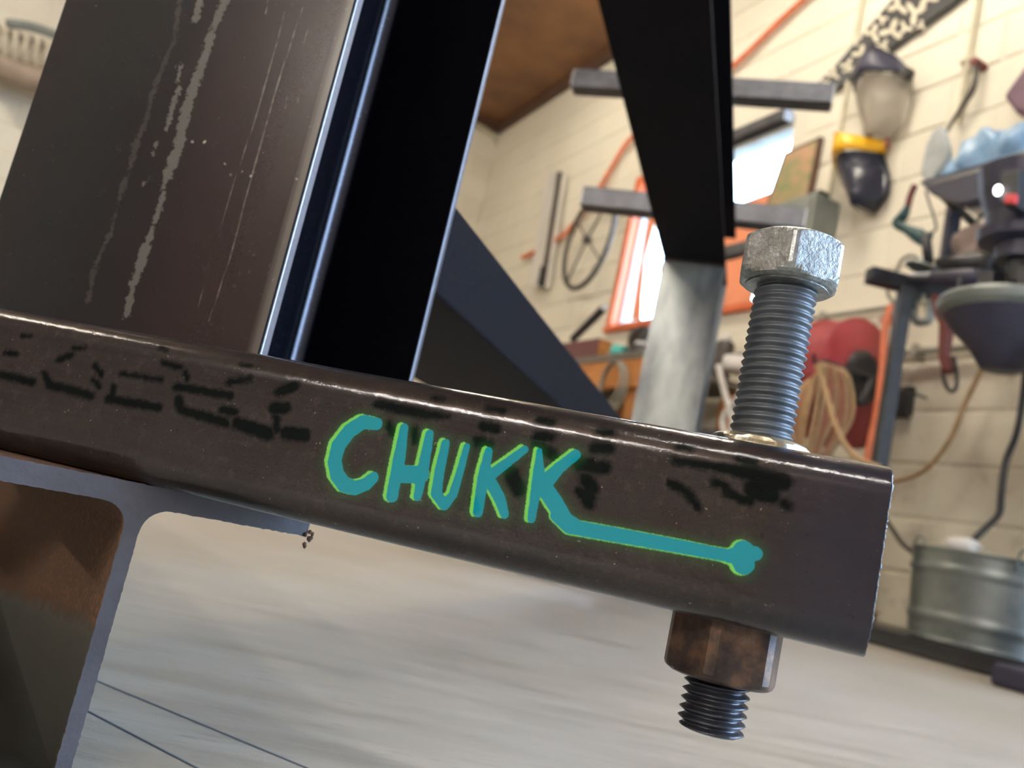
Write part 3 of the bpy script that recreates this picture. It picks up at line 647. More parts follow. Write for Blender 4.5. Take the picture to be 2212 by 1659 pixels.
M_cut = mat('sawn_steel_face', (0.085, 0.083, 0.092), 0.5, 0.3, c2=(0.055, 0.053, 0.06), ns=30, bs=0.5, bd=0.0006, stretch=(1, 1, 1))
stub = thing('support_beam', XC*.0642+NC*.3065, 'rusty T-shaped steel beam standing on the floor under the lettered tube, sawn end forward', 'beam')
# sawn edge: subdivide the outline a little and roughen it
def t_prof(h, w, tf, tw, r, n=7):
    q = [(-tw/2, -h/2), (tw/2, -h/2)]; H = h/2; W = w/2; T = tw/2
    for i in range(n+1): a = math.radians(180-90*i/n); q.append((T+r+r*math.cos(a), H-tf-r+r*math.sin(a)))
    q += [(W, H-tf), (W, H), (-W, H), (-W, H-tf)]
    for i in range(n+1): a = math.radians(90-90*i/n); q.append((-T-r+r*math.cos(a), H-tf-r+r*math.sin(a)))
    return q
def rough_prof(pf, step_=0.0012, amp=0.00009):
    out = []; n = len(pf); rg = np.random.default_rng(8)
    for i in range(n):
        a = np.array(pf[i]); c_ = np.array(pf[(i+1) % n]); L = np.linalg.norm(c_-a); k = max(1, int(L/step_))
        for j in range(k): out.append(tuple(a+(c_-a)*j/k+rg.normal(0, amp, 2)*(1 if 0 < j else .3)))
    return out
pf = rough_prof(t_prof(.1016, .121, .0074, .0050, .0085)); BZ = CAMZ+TZ-.1016
o_ = XC*.0642+NC*.3065+ZD*(BZ+.0508)
extrude(t_prof(.1012, .1206, .0072, .0048, .0087), o_+NC*.0012, XC, ZD, NC, 1.15).build('beam_body', M_rust, stub, bevel=.0005)
extrude(pf, o_, XC, ZD, NC, .0012).build('sawn_end', M_cut, stub)
MB().box(XC*(.0642-.058)+NC*.3069+ZD*(BZ+.0002), XC*.0575, NC*1.14, ZD*.0073).build('toe_plate', M_rust, stub, bevel=.0005)
wdg = MB()
for i in range(9): wdg.blob(XC*(.0642+.0605+random.uniform(-.001, .0022))+NC*.3062+ZD*(CAMZ+TZ-.0074+random.uniform(-.004, .002)), .0007, .0006, .0009, 7, 5, .3, i)
tag(wdg.build('burr', M_rust, stub), kind='stuff')
st2 = thing('support_beam', fr(.47, FB+.12, -CAMZ), 'short dark beam stub on the floor under the far end of the frame', 'beam')
extrude(i_prof(.1012, .10, .0074, .0060, .008, 5), fr(.47, FB+.09, TZ-.0510), LD, ZD, BD, .12).build('beam_body', M_steel, st2)

# ================================================================== LEVELLING BOLT
bc = fr(.0018, .2672, 0)
M_zinc = None
def zinc_mat():
    m, t, b = nt('hot_dip_zinc'); v = objvec(t); a = noise(t, 240, 4, 0.65, v); f = noise(t, 900, 3, 0.6, v); l = noise(t, 60, 3, 0.5, v)
    c = ramp(t, a, [(0.3, (0.20, 0.21, 0.20)), (0.5, (0.33, 0.35, 0.34)), (0.7, (0.46, 0.49, 0.50))]); c = mixc(t, ramp(t, l, [(0.55, 0.0), (0.8, 0.5)]), c, (0.34, 0.31, 0.19))
    t.links.new(c, b.inputs['Base Color']); b.inputs['Metallic'].default_value = 0.85; t.links.new(mth(t, 'MULTIPLY_ADD', f, 0.25, 0.28), b.inputs['Roughness'])
    bump(t, b, mth(t, 'ADD', a, mth(t, 'MULTIPLY', f, 0.4)), 0.75, 0.0005); return m
M_zinc = zinc_mat()
M_thread = mat('dull_zinc_thread', (0.105, 0.12, 0.135), 0.46, 0.35, c2=(0.07, 0.08, 0.09), ns=120, bs=0.15, bd=.0002)
M_threadd = mat('oily_dark_thread', (0.055, 0.058, 0.070), 0.30, 0.6, c2=(0.035, 0.037, 0.045), ns=160, bs=0.3, bd=.0002)
bolt = thing('hex_bolt', bc+ZD*(TZ-.031), 'zinc-plated hex bolt with coarse thread standing through the tube end', 'bolt')
def hexbody(c, af, h, rot, ch_top, ch_bot, rr=0.0008, nseg=72, hole=0.0):
    """hex prism with turned conical chamfers: radius per angle is min(hex, chamfer circle)"""
    levels = []
    def hexr(a): q = (a-rot) % (math.pi/3)-math.pi/6; return af/2/math.cos(q)
    R = af/2/math.cos(math.pi/6)
    zs = []
    if ch_bot: zs += [(0, af/2*0.94), (ch_bot*.25, None), (ch_bot*.5, None), (ch_bot, None)]
    else: zs += [(0, None)]
    zs += [(h*.5, None)]
    if ch_top: zs += [(h-ch_top, None), (h-ch_top*.5, None), (h-ch_top*.25, None), (h, af/2*0.94)]
    else: zs += [(h, None)]
    V = []; 
    for (z, _) in zs:
        lim = 9
        if ch_bot and z <= ch_bot: lim = af/2*0.94+(R-af/2*0.94)*(z/ch_bot)**.8+1e-5
        if ch_top and z >= h-ch_top: lim = af/2*0.94+(R-af/2*0.94)*((h-z)/ch_top)**.8+1e-5
        for k in range(nseg):
            a = 2*math.pi*k/nseg+rot; r = min(hexr(a), lim, R-rr); V.append(np.asarray(c)+ZD*z+r*(math.cos(a)*VX+math.sin(a)*VY))
    m = len(zs); F = [(i*nseg+k, i*nseg+(k+1) % nseg, (i+1)*nseg+(k+1) % nseg, (i+1)*nseg+k) for i in range(m-1) for k in range(nseg)]
    F.append(tuple(range(nseg-1, -1, -1))); F.append(tuple((m-1)*nseg+k for k in range(nseg)))
    return MB().add(V, F)
# local axes at the bolt: VX to the viewer's right, VY away from the viewer
az = math.atan2(bc[0], bc[1]); VY = np.array([math.sin(az), math.cos(az), 0]); VX = np.array([VY[1], -VY[0], 0])
hd = hexbody(bc+ZD*.0889, .0290, .0152, math.radians(-90+1), .0022, .0032, rr=.0003, nseg=96)
hb = hd.build('bolt_head', M_zinc, bolt, smooth=True)
for md in (hb,):
    md.data.polygons.foreach_set('use_smooth', [False]*len(md.data.polygons))
MB().lathe(bc, [(0, .0891), (.0126, .0891), (.0126, .0884), (.0088, .0882)], n=40).build('washer_face', M_zinc, bolt)
def thread(c, r1, r0, pitch, za_, zb_, n=56, per=8, phase=0.0, flat=0.18):
    rows = int((zb_-za_)/pitch*per)+1; V = []
    for i in range(rows+1):
        z = za_+(zb_-za_)*i/rows
        for k in range(n):
            a = 2*math.pi*k/n; ph = ((z/pitch)-a/(2*math.pi)+phase) % 1.0; tri = 1-abs(2*ph-1); tri = min(1, max(0, (tri-flat/2)/(1-flat)))
            r = r0+(r1-r0)*tri
            if z-za_ < pitch*.3: r = min(r, r0+(r1-r0)*(z-za_)/(pitch*.3)+.0002)
            V.append(np.asarray(c)+ZD*z+r*(math.cos(a)*VX+math.sin(a)*VY))
    F = [(i*n+k, i*n+(k+1) % n, (i+1)*n+(k+1) % n, (i+1)*n+k) for i in range(rows) for k in range(n)]
    F.append(tuple(range(n-1, -1, -1))); F.append(tuple(rows*n+k for k in range(n))); return MB().add(V, F)
th_ = thread(bc, .0096, .0084, .00254, .0310, .0888, flat=.03).build('upper_thread', M_thread, bolt, smooth=True)
th2 = thread(bc, .0097, .0076, .00254, TZ-.0315, .0312, flat=.05).build('lower_thread', M_threadd, bolt, smooth=True)
tag(th_, 'dull grey zinc thread above the tube'); tag(th2, 'oily dark thread below the tube')
wn = thing('hex_nut', bc+ZD*.0366, 'flat zinc hex nut sunk round the bolt on top of the tube end', 'nut')
M_wn = mat('yellow_zinc_nut', (0.50, 0.49, 0.42), 0.28, 0.85, c2=(0.42, 0.38, 0.26), ns=90, bs=0.3, bd=.0003)
nb = hexbody(bc+ZD*.0366, .0285, .0034, math.radians(-90+26), .0026, 0).build('nut_body', M_wn, wn, smooth=True)
nb.data.set_sharp_from_angle(angle=math.radians(24))
def brownnut():
    m, t, b = nt('burnt_steel_nut'); v = objvec(t); a = noise(t, 110, 4, 0.6, v); f = noise(t, 600, 3, 0.6, v)
    c = ramp(t, a, [(0.3, (0.020, 0.016, 0.018)), (0.5, (0.065, 0.045, 0.035)), (0.62, (0.13, 0.075, 0.045)), (0.8, (0.20, 0.17, 0.14))])
    t.links.new(c, b.inputs['Base Color']); b.inputs['Metallic'].default_value = 0.6; t.links.new(mth(t, 'MULTIPLY_ADD', f, 0.25, 0.28), b.inputs['Roughness']); bump(t, b, f, 0.3, .0003); return m
nut = thing('hex_nut', bc+ZD*(TZ-.0168), 'brown heat-stained hex nut welded under the end of the tube', 'nut')
nn_ = hexbody(bc+ZD*(TZ-.0166), .0300, .0166, math.radians(-100), 0, .0022).build('nut_body', brownnut(), nut, smooth=True)
nn_.data.set_sharp_from_angle(angle=math.radians(24))
# ================================================================== THINGS ALONG THE RIGHT-HAND WALL
def wprism(pix, v, thick): return MB().prism([onV(x, y, v) for x, y in pix], VD*thick)
def wtube(pix, v, r, n=10, sm=6, closed=False):
    vs = np.broadcast_to(np.asarray(v, float), (len(pix),)); return MB().tube([onV(x, y, a) for (x, y), a in zip(pix, vs)], r, n, closed, sm=sm)
def top(mb, name, m, label, cat, group=None, **k): return tag(mb.build(name, m, **k), label, cat, group)
# painted conduits
def conduit(pix, m, label, clips, r=.011):
    P = [onV(x, y, Q-.018) for x, y in pix]; c = thing('conduit', P[-1], label, 'pipe')
    MB().tube(P, r, 10).build('pipe', m, c)
    for f in clips:
        q = P[0]*(1-f)+P[-1]*f; MB().box(q-WD*.03-ZD*.008-VD*.014, WD*.06, ZD*.016, VD*.022).build('clip', m, c)
conduit([(1872, -60), (1790, 424)], M_conduit, 'cream conduit dropping down the wall to the grey switch box', (.45,))
conduit([(2122, -60), (2070, 262)], M_conduit, 'cream conduit down the wall left of the blue plastic bags', (.6,))
c_ = thing('conduit', onV(1750, 690, Q-.03), 'thin horizontal pipe low on the block wall above the red hose reel', 'pipe')
za = onV(1850, 674, Q-.03)[2]; w1_ = onV(1700, 690, Q-.03)@WD; w2_ = onV(2010, 650, Q-.03)@WD
MB().tube([room(Q-.03, w1_, za), room(Q-.03, w2_, za)], .010, 8).build('pipe', M_condgrey, c_)
for f in (.3, .8): MB().box(room(Q-.045, w1_*(1-f)+w2_*f, za-.02), VD*.045, WD*.02, ZD*.04).build('clip', M_condgrey, c_)
c_ = thing('conduit', onV(1920, 765, Q-.04), 'grey horizontal pipe on the wall behind the tool rack upright', 'pipe')
za = onV(2010, 757, Q-.04)[2]; w1_ = onV(1890, 757, Q-.04)@WD; w2_ = onV(2212, 750, Q-.04)@WD-.4
MB().tube([room(Q-.04, w1_, za), room(Q-.04, w2_, za)], .014, 8).build('pipe', M_condgrey, c_)
for f in (.2, .7): MB().box(room(Q-.06, w1_*(1-f)+w2_*f, za-.025), VD*.06, WD*.02, ZD*.05).build('clip', M_condgrey, c_)
# orange cord stretched across the wall
top(wtube([(1790, -50), (1680, 50), (1595, 132), (1480, 225), (1370, 292), (1320, 365), (1296, 405), (1262, 455), (1225, 500), (1186, 528), (1140, 551), (1128, 556)], Q-.035, .017), 'extension_cord', M_cord, 'orange cord looped high across the block wall and behind the spoked wheel', 'cord', smooth=True)
# straightedge hanging on the wall
c_ = thing('straightedge', onV(1170, 560, Q-.05), 'aluminium straightedge hanging upright on the wall left of the spoked wheel', 'level')
wprism([(1183, 368), (1214, 371), (1176, 620), (1143, 616)], Q-.075, .05).build('rail', mat('brushed_aluminium', (0.78, 0.76, 0.72), 0.35, 0.3, ns=20, stretch=(1, 1, .2)), c_, bevel=.003)
wprism([(1204, 371), (1214, 371), (1176, 620), (1166, 619)], Q-.079, .004).build('edge_strip', M_spoke, c_)
wprism([(1168, 575), (1182, 577), (1175, 617), (1160, 616)], Q-.079, .004).build('vial_window', M_black, c_)
# spoked wheel
wc = onV(1268, 532, Q-.12); zt = onV(1300, 445, Q-.06)[2]; zb_ = onV(1240, 622, Q-.06)[2]; rw = (zt-zb_)/2*1.18; UW = np.array([math.sin(math.radians(-21)), math.cos(math.radians(-21)), 0]); wc[2] = (zt+zb_)/2+.01
c_ = thing('spoked_wheel', wc-ZD*rw, 'thin dark four-spoked wheel hung flat on the wall beside the window', 'wheel')
ring = [wc+rw*(math.cos(a)*UW+math.sin(a)*ZD) for a in np.linspace(0, 2*math.pi, 49)[:-1]]
MB().tube(ring, .017, 8, closed=True).build('rim', M_spoke, c_, smooth=True)
for k in range(4):
    a = math.radians(28+62*(k % 2)+180*(k//2)) if 0 else math.radians([38, 128, 218, 308][k])
    MB().tube([wc-VD*.01, wc+(rw-.01)*(math.cos(a)*UW+math.sin(a)*ZD)], .007, 6).build('spoke', M_spoke, c_)
MB().lathe(wc-VD*.03, [(0, 0), (.028, 0), (.03, .03), (.02, .05), (0, .05)], VD, 16).build('hub', M_spoke, c_, smooth=True)
MB().tube([wc+ZD*(rw+.012)-VD*.01, wc+ZD*(rw+.012)+VD*.11], .008, 6).build('peg', M_spoke, c_)
# poster board
c_ = thing('pin_board', onV(1700, 450, Q-.02), 'brown-framed board with a faded green and tan print between window and yellow-browed helmet', 'board')
PB = [(1693, 330), (1772, 294), (1748, 425), (1648, 462)]
wprism(PB, Q-.030, .030).build('backing', M_trim, c_)
def print_mat():
    m, t, b = nt('faded_print'); v = objvec(t); a = noise(t, 5, 4, .6, v); c = noise(t, 12, 3, .6, v)
    t.links.new(mixc(t, ramp(t, c, [(.45, 0.), (.6, .6)]), ramp(t, a, [(.35, (.42, .24, .13)), (.5, (.20, .22, .09)), (.62, (.15, .19, .09)), (.75, (.50, .33, .18))]), (.45, .28, .15)), b.inputs['Base Color']); b.inputs['Roughness'].default_value = .5; return m
wprism([(1697, 334), (1765, 303), (1742, 420), (1655, 454)], Q-.033, .003).build('print', print_mat(), c_)
# grey switch box
c_ = thing('switch_box', onV(1700, 520, Q-.1), 'grey steel switch box under the pin board with conduit on top', 'box')
F4 = [onV(x, y, Q-.16) for x, y in ((1648, 452), (1765, 413), (1752, 500), (1636, 530))]
bz0, bz1 = F4[2][2]-.02, F4[1][2]+.0; bw0, bw1 = F4[1]@WD, F4[0]@WD
MB().box(room(Q-.16, bw0, bz0), VD*.155, WD*(bw1-bw0), ZD*(bz1-bz0)).build('case', M_grey, c_, bevel=.006)
MB().box(room(Q-.168, bw0+.02, bz0+.02), VD*.008, WD*(bw1-bw0-.04), ZD*(bz1-bz0-.04)).build('lid', M_grey, c_, bevel=.003)
MB().lathe(room(Q-.168, (bw0+bw1)/2+.02, (bz0+bz1)/2+.03), [(0, -.02), (.022, -.02), (.022, 0)], VD, 14).build('knob', M_white, c_)
MB().box(room(Q-.12, bw0+.02, bz1), VD*.06, WD*.08, ZD*.03).build('hub', M_greyd, c_)
# patterned strip: plasma-cut dark plate with leaf-shaped openings
c_ = thing('patterned_plate', onV(1790, 195, Q-.03), 'long black metal strip with cream leaf cut-outs running up the wall', 'plate')
wprism([(1755, 190), (1800, 146), (1895, 36), (1960, -40), (2110, -40), (2062, 4), (1860, 150), (1812, 186), (1790, 197)], Q-.03, .012).build('plate', mat('scorched_black_plate', (.05, .05, .052), .5, .2, ns=10), c_)
lf = mat('leaf_cream', (.70, .65, .50), .6, ns=10)
def leaf(x, y, a, L, wd): 
    a = math.radians(a); P = []
    for q in range(10):
        tt = 2*math.pi*q/10; u_, v_ = L*math.cos(tt), wd*math.sin(tt)*(1 if 1 else 0); P.append((x+u_*math.cos(a)-v_*math.sin(a), y+u_*math.sin(a)+v_*math.cos(a)))
    return P
rl_ = random.Random(11)
cl = [(1925, 66, 1.), (1885, 72, .8), (1975, 28, 1.0), (1940, 12, .9), (2000, -5, 1.), (1860, 116, .75), (1830, 140, .6), (1800, 160, .55), (1908, 100, .6), (1955, 60, .6), (1782, 180, .4), (1990, 55, .45), (1905, 40, .5), (1850, 86, .5)]
for (x, y, s_) in cl:
    a0 = rl_.uniform(0, 360); nl_ = 3
    for k in range(nl_):
        a = a0+k*118+rl_.uniform(-15, 15); L = 14.5*s_
        px_, py_ = x+math.cos(math.radians(a))*L*.95, y+math.sin(math.radians(a))*L*.95
        wprism(leaf(px_, py_, a, L, 5.2*s_+1), Q-.0315, .0015).build('leaf_opening', lf, c_)
# clear face shield
c_ = thing('face_shield', onV(1900, 310, Q-.03), 'clear smoky face shield with black headband hung on the wall, topmost helmet', 'face shield')
A_ = [onV(x, y, Q-.03) for x, y in ((1846, 196), (1855, 235), (1868, 280), (1884, 312))]; B_ = [onV(x, y, Q-.03) for x, y in ((1972, 168), (1972, 220), (1958, 268), (1925, 306))]
MB().loft(A_, B_, 14, -VD*.11, VD*.003).build('visor', M_clear, c_, smooth=True)
A_ = [onV(x, y, Q-.03) for x, y in ((1908, 124), (1868, 148), (1850, 172), (1843, 200))]; B_ = [onV(x, y, Q-.03) for x, y in ((1935, 120), (1952, 136), (1962, 150), (1966, 160))]
MB().loft(A_, B_, 12, -VD*.13, VD*.01).build('crown_band', M_navy, c_, smooth=True)
wtube([(1884, 196), (1888, 216), (1912, 226), (1938, 214), (1946, 186), (1944, 168)], Q-.05, .014, 8).build('headgear', M_navy, c_, smooth=True)
MB().lathe(onV(1960, 158, Q-.08), [(0, -.02), (.022, -.02), (.024, .02), (0, .02)], VD, 12).build('knob', M_black, c_)
# yellow-browed helmet
c_ = thing('face_shield', onV(1870, 460, Q-.03), 'black face shield with a bright yellow brow, hung below the clear one', 'face shield')
A_ = [onV(x, y, Q-.03) for x, y in ((1808, 368), (1818, 400), (1838, 436), (1866, 462))]; B_ = [onV(x, y, Q-.03) for x, y in ((1908, 332), (1924, 380), (1918, 420), (1888, 460))]
MB().loft(A_, B_, 14, -VD*.12, VD*.004).build('visor', M_visor, c_, smooth=True)
A_ = [onV(x, y, Q-.032) for x, y in ((1822, 322), (1808, 338), (1803, 358), (1806, 370))]; B_ = [onV(x, y, Q-.032) for x, y in ((1885, 305), (1912, 304), (1914, 314), (1908, 330))]
MB().loft(A_, B_, 14, -VD*.15, VD*.012).build('brow', M_yellow, c_, smooth=True)
wtube([(1868, 304), (1882, 292), (1900, 286), (1914, 294), (1918, 312), (1914, 322)], Q-.05, .009, 8).build('headband', M_leather, c_, smooth=True)
# bent rod hanging on its hook
c_ = thing('bent_rod', onV(2042, 285, Q-.04), 'thin dark bent rod hanging from a peg above the grey cloth', 'rod')
wtube([(2110, 138), (2108, 165), (2100, 195), (2080, 228), (2058, 262), (2042, 290)], Q-.05, [.014, .010, .013, .010, .008, .006], 8).build('rod', M_spoke, c_, smooth=True)
MB().lathe(onV(2110, 136, Q-.05), [(0, -.02), (.017, -.02), (.017, .05), (0, .05)], VD, 10).build('peg', M_leather, c_)
# ------------------------------------------------------------------ window side
wprism([(1576, 446), (1672, 412), (1668, 470), (1650, 560), (1620, 655), (1500, 672)], Q-.02, .006).build('x', M_tarp)
o_ = bpy.data.objects['x']; o_.name = 'plastic_sheet'; tag(o_, 'orange plastic sheet hanging over the lower right of the window', 'sheet')
top(wprism([(1400, 462), (1418, 466), (1392, 560), (1386, 640), (1384, 690), (1362, 692)], Q-.02, .006), 'plastic_sheet', M_tarp, 'orange plastic strip hanging at the left edge of the window', 'sheet')
# ------------------------------------------------------------------ workbench below the window
VB = 2.10; ztop = onV(1300, 766, VB)[2]; wb0 = 3.0; wb1 = onV(1235, 775, VB)@WD+1.2
bench = thing('workbench', room((VB+Q)/2, (wb0+wb1)/2, 0), 'timber workbench with orange-brown front board under the window', 'workbench')
MB().box(room(VB, wb0, ztop-.035), VD*(Q-.02-VB), WD*(wb1-wb0), ZD*.035).build('bench_top', M_bench, bench, bevel=.004)
MB().box(room(VB+.005, wb0, ztop-.165), VD*.035, WD*(wb1-wb0), ZD*.13).build('front_board', M_wood, bench, bevel=.003)
for w in (wb0+.05, (wb0+wb1)/2, wb1-.12):
    for v in (VB+.045, Q-.12): MB().box(room(v, w, 0), VD*.08, WD*.08, ZD*(ztop-.036)).build('leg', M_wood, bench, bevel=.003)
MB().box(room(VB+.05, wb0, .22), VD*(Q-.1-VB), WD*(wb1-wb0), ZD*.025).build('shelf', M_bench, bench)
# things on the bench
def standing(pixc, v, rad, h, m, name, label, cat, parts=()):
    p = onV(pixc[0], pixc[1], v); base = room(v, float(p@WD), ztop); c = thing(name, base, label, cat)
    return c, base
c_, b_ = standing((1342, 740), 2.28, 0, 0, None, 'tape_roll', 'teal roll of tape standing near the front edge of the bench', 'tape')
MB().lathe(b_+ZD*.055, [(.022, -.03), (.055, -.03), (.055, .03), (.022, .03), (.022, -.03)], VD*.6-WD*.8, 24).build('tape', M_teal, c_)
MB().lathe(b_+ZD*.055, [(.018, -.032), (.024, -.032), (.024, .032), (.018, .032), (.018, -.032)], VD*.6-WD*.8, 20).build('core', M_white, c_)
c_, b_ = standing((1285, 740), 2.32, 0, 0, None, 'wooden_box', 'low maroon box on the bench with the black pipe leaning in it', 'box')
w_ = onV(1320, 740, 2.32)@WD; w2_ = onV(1222, 745, 2.32)@WD
MB().box(room(2.24, w_, ztop+.001), VD*.2, WD*(w2_-w_), ZD*.012).build('bottom', M_maroon, c_)
MB().box(room(2.24, w_, ztop+.001), VD*.012, WD*(w2_-w_), ZD*.15).build('side_board', M_maroon, c_, bevel=.003)
MB().box(room(2.43, w_, ztop+.001), VD*.012, WD*(w2_-w_), ZD*.15).build('side_board', M_maroon, c_, bevel=.003)
MB().box(room(2.2525, w_, ztop+.001), VD*.177, WD*.012, ZD*.15).build('end_board', M_wood, c_); MB().box(room(2.2525, w2_-.012, ztop+.001), VD*.177, WD*.012, ZD*.15).build('end_board', M_wood, c_)
a_, e_ = onV(1258, 712, 2.34), onV(1306, 664, 2.28)
a_ = a_+(a_-e_)*.45
c_ = thing('pipe_offcut', a_, 'black pipe leaning out of the maroon box with a bright cut end', 'pipe')
MB().tube([a_, e_], .022, 14).build('pipe', M_black, c_); dd = (e_-a_)/np.linalg.norm(e_-a_); MB().tube([e_, e_+dd*.004], .0215, 14).build('cut_end', M_bare, c_)
items = [((1360, 640), 2.70, .035, .24, M_black, 'spray_can', 'black spray can at the left end of the window row', 'can'), ((1380, 655), 2.62, .032, .19, M_red, 'spray_can', 'red spray can next to the black one on the bench', 'can'),
         ((1405, 668), 2.66, .04, .13, M_white, 'jar', 'white lidded jar on the bench before the window', 'jar'), ((1428, 640), 2.60, .045, .22, M_spoke, 'bottle', 'dark bottle on the bench just left of the far post', 'bottle'),
         ((1405, 640), 2.3, .05, .12, M_black, 'jar', 'black squat jar half hidden by the far post', 'jar'), ((1590, 620), 2.55, .045, .20, M_spoke, 'bottle', 'brown bottle on the bench right of the far post', 'bottle'), ((1622, 640), 2.5, .07, .08, M_white, 'tub', 'white plastic tub on the bench behind the bolt thread', 'tub')]
for (px_, v, r, h, m, nm_, lb, ct) in items:
    p = onV(px_[0], px_[1], v); b_ = room(v, float(p@WD), ztop); c_ = thing(nm_, b_, lb, ct)
    MB().lathe(b_, [(0, .0005), (r*.95, .0005), (r, .006), (r, h*.78), (r*.8, h*.84), (r*.5, h*.86)], n=20).build('body', m, c_, smooth=True)
    MB().lathe(b_, [(r*.55, h*.85), (r*.6, h*.86), (r*.6, h*.98), (r*.5, h), (0, h)], n=16).build('cap', M_white if m is not M_white else M_greyd, c_, smooth=True)
gr = onV(1443, 625, 2.45); c_ = thing('bench_grinder', room(2.45, float(gr@WD), ztop), 'dark round bench grinder against the bright window', 'grinder')
b_ = room(2.45, float(gr@WD), ztop)
MB().box(b_-VD*.07-WD*.09+ZD*.001, VD*.14, WD*.18, ZD*.03).build('foot', M_greyd, c_, bevel=.005); MB().box(b_-VD*.03-WD*.04+ZD*.031, VD*.06, WD*.08, ZD*.09).build('pedestal', M_greyd, c_)
MB().lathe(b_+ZD*.18-WD*.1, [(0, 0), (.06, .005), (.07, .03), (.07, .17), (.06, .195), (0, .2)], WD, 20).build('motor', M_greyd, c_, smooth=True)
for s_ in (-1, 1): MB().lathe(b_+ZD*.18+WD*s_*.125, [(0, -.014), (.085, -.014), (.085, .014), (0, .014)], WD, 24).build('grinding_wheel', M_spoke, c_)
# beneath the bench
p = onV(1330, 850, 2.35); 
ringc = onV(1325, 838, VB-.02); rr_ = .12
c_ = thing('cable_coil', ringc-ZD*rr_, 'loops of grey cable hanging from the bench front board', 'cable')
for k in range(3):
    rk = rr_-.012*k; MB().tube([ringc+ZD*(.01*k)-VD*.012*k+rk*(math.cos(a)*WD*.8+math.sin(a)*ZD) for a in np.linspace(0, 2*math.pi, 37)[:-1]], .006, 6, closed=True).build('cable', M_condgrey, c_, smooth=True)
for (px_, v, rx, rz, lb) in (((1322, 900), 2.42, .15, .17, 'black bin bag under the left of the bench'), ((1400, 900), 2.46, .18, .19, 'black bin bag under the bench behind the far post'), ((1560, 890), 2.45, .20, .22, 'black bin bag under the bench between post and bolt')):
    p = onV(px_[0], px_[1], v); top(MB().blob(room(v, float(p@WD), .247+rz*1.02), rx, rx*1.1, rz, 24, 14, .12, int(px_[0])), 'bin_bag', M_blackrub, lb, 'bag', smooth=True)
c_ = thing('hose_coil', onV(1580, 920, VB-.05), 'pale air hose hanging in a narrow loop from the bench front', 'hose')
wtube([(1552, 790), (1566, 850), (1582, 905), (1575, 960), (1562, 905), (1600, 850), (1612, 800)], VB-.03, .012, 8).build('hose', M_white, c_, smooth=True)
# ------------------------------------------------------------------ stand with crossbars behind the far post
stand = thing('crossbar_stand', fr(.285, FB+.33, -CAMZ), 'raw steel stand with two square crossbars, behind the overhead beam', 'stand')
SB = FB+.33
def bar(p0, p1, s_, name, m, parent, bev=.002, ends=True):
    p0, p1 = np.asarray(p0), np.asarray(p1); d = (p1-p0); L = np.linalg.norm(d); d = d/L; a = np.cross(d, ZD); a = a/np.linalg.norm(a) if np.linalg.norm(a) > .1 else np.array([1., 0, 0]); c = np.cross(a, d)
    o = MB().box(p0-a*s_/2-c*s_/2, a*s_, c*s_, d*L).build(name, m, parent, bevel=bev)
    if ends:
        for q, sg in ((p0, -1), (p1, 1)): MB().box(q-a*s_*.46-c*s_*.46, a*s_*.92, c*s_*.92, d*sg*.003).build('cut_end', M_bare, parent)
    return o
for (xa, ya), (xb, yb), nm_ in (((1243, 168), (1796, 222), 0), ((1264, 418), (1735, 492), 1)):
    A_, B_ = onB(xa, ya, SB-.06), onB(xb, yb, SB-.06); zz = (A_[2]+B_[2])/2; A_[2] = B_[2] = zz
    bar(A_, B_, .056, 'crossbar', M_bar, stand)
    q = A_*.22+B_*.78; q2 = q+BD*.30+LD*.02
    q = onB(1716 if nm_ == 0 else 1742, 176 if nm_ == 0 else 446, SB+.10); q[2] = zz+.028; bar(q, q+WD*.62, .036, 'arm', M_bar, stand)
    zt_ = zz
    if nm_ == 0: bar(fr(.285, SB, -CAMZ+.01), np.append(fr(.285, SB, 0)[:2], zz+.02), .050, 'post', M_bar, stand)
MB().box(fr(.10, SB-.12, -CAMZ), LD*.21, BD*.24, ZD*.01).build('foot_plate', M_bar, stand)
# ------------------------------------------------------------------ hose reel with coils
rc = onV(1814, 828, 2.50); c_ = thing('hose_reel', onV(1822, 985, 2.52), 'red hose reel fixed to the wall behind the bolt', 'hose reel')
ax = VD*.12-WD*.99; ax = ax/np.linalg.norm(ax)
RRz = .245
MB().lathe(rc-ax*.055, [(.0, -.004), (RRz*.98, -.004), (RRz, .0), (RRz, .006), (0, .010)], ax, 44).build('side_disc', M_red, c_, smooth=True)
MB().lathe(rc+ax*.075, [(.0, -.004), (RRz*.98, -.004), (RRz, .0), (RRz, .006), (0, .010)], ax, 44).build('side_disc', M_red, c_, smooth=True)
MB().lathe(rc, [(0, -.055), (.10, -.05), (.10, .07), (0, .075)], ax, 28).build('drum', M_red, c_)
for k in range(6):
    cc = rc+ax*(-.040+.021*k); u_ = np.cross(ax, ZD); u_ /= np.linalg.norm(u_)
    for lay in range(2):
        R_ = .205+.020*lay; MB().tube([cc+R_*(math.cos(a)*u_+math.sin(a)*ZD) for a in np.linspace(0, 2*math.pi, 33)[:-1]], .0105, 6, closed=True).build('hose', M_redhose, c_, smooth=True)
hub = rc+ax*.085
hub = rc+ax*.086+ZD*.02
MB().lathe(hub, [(.105, .0), (.105, .010), (.09, .022), (.06, .014), (0, .012)], ax, 28).build('hub', M_black, c_, smooth=True)
MB().tube([hub+ax*.012, hub+ax*.05, hub+ax*.05-ZD*.11-VD*.05], .010, 8).build('crank', M_black, c_)
MB().box(room(Q-.03, float(rc@WD)-.10, rc[2]-.06), VD*.03, WD*.2, ZD*.12).build('bracket', M_greyd, c_); MB().tube([rc, room(Q-.02, float(rc@WD), rc[2])], .018, 8).build('axle', M_greyd, c_)
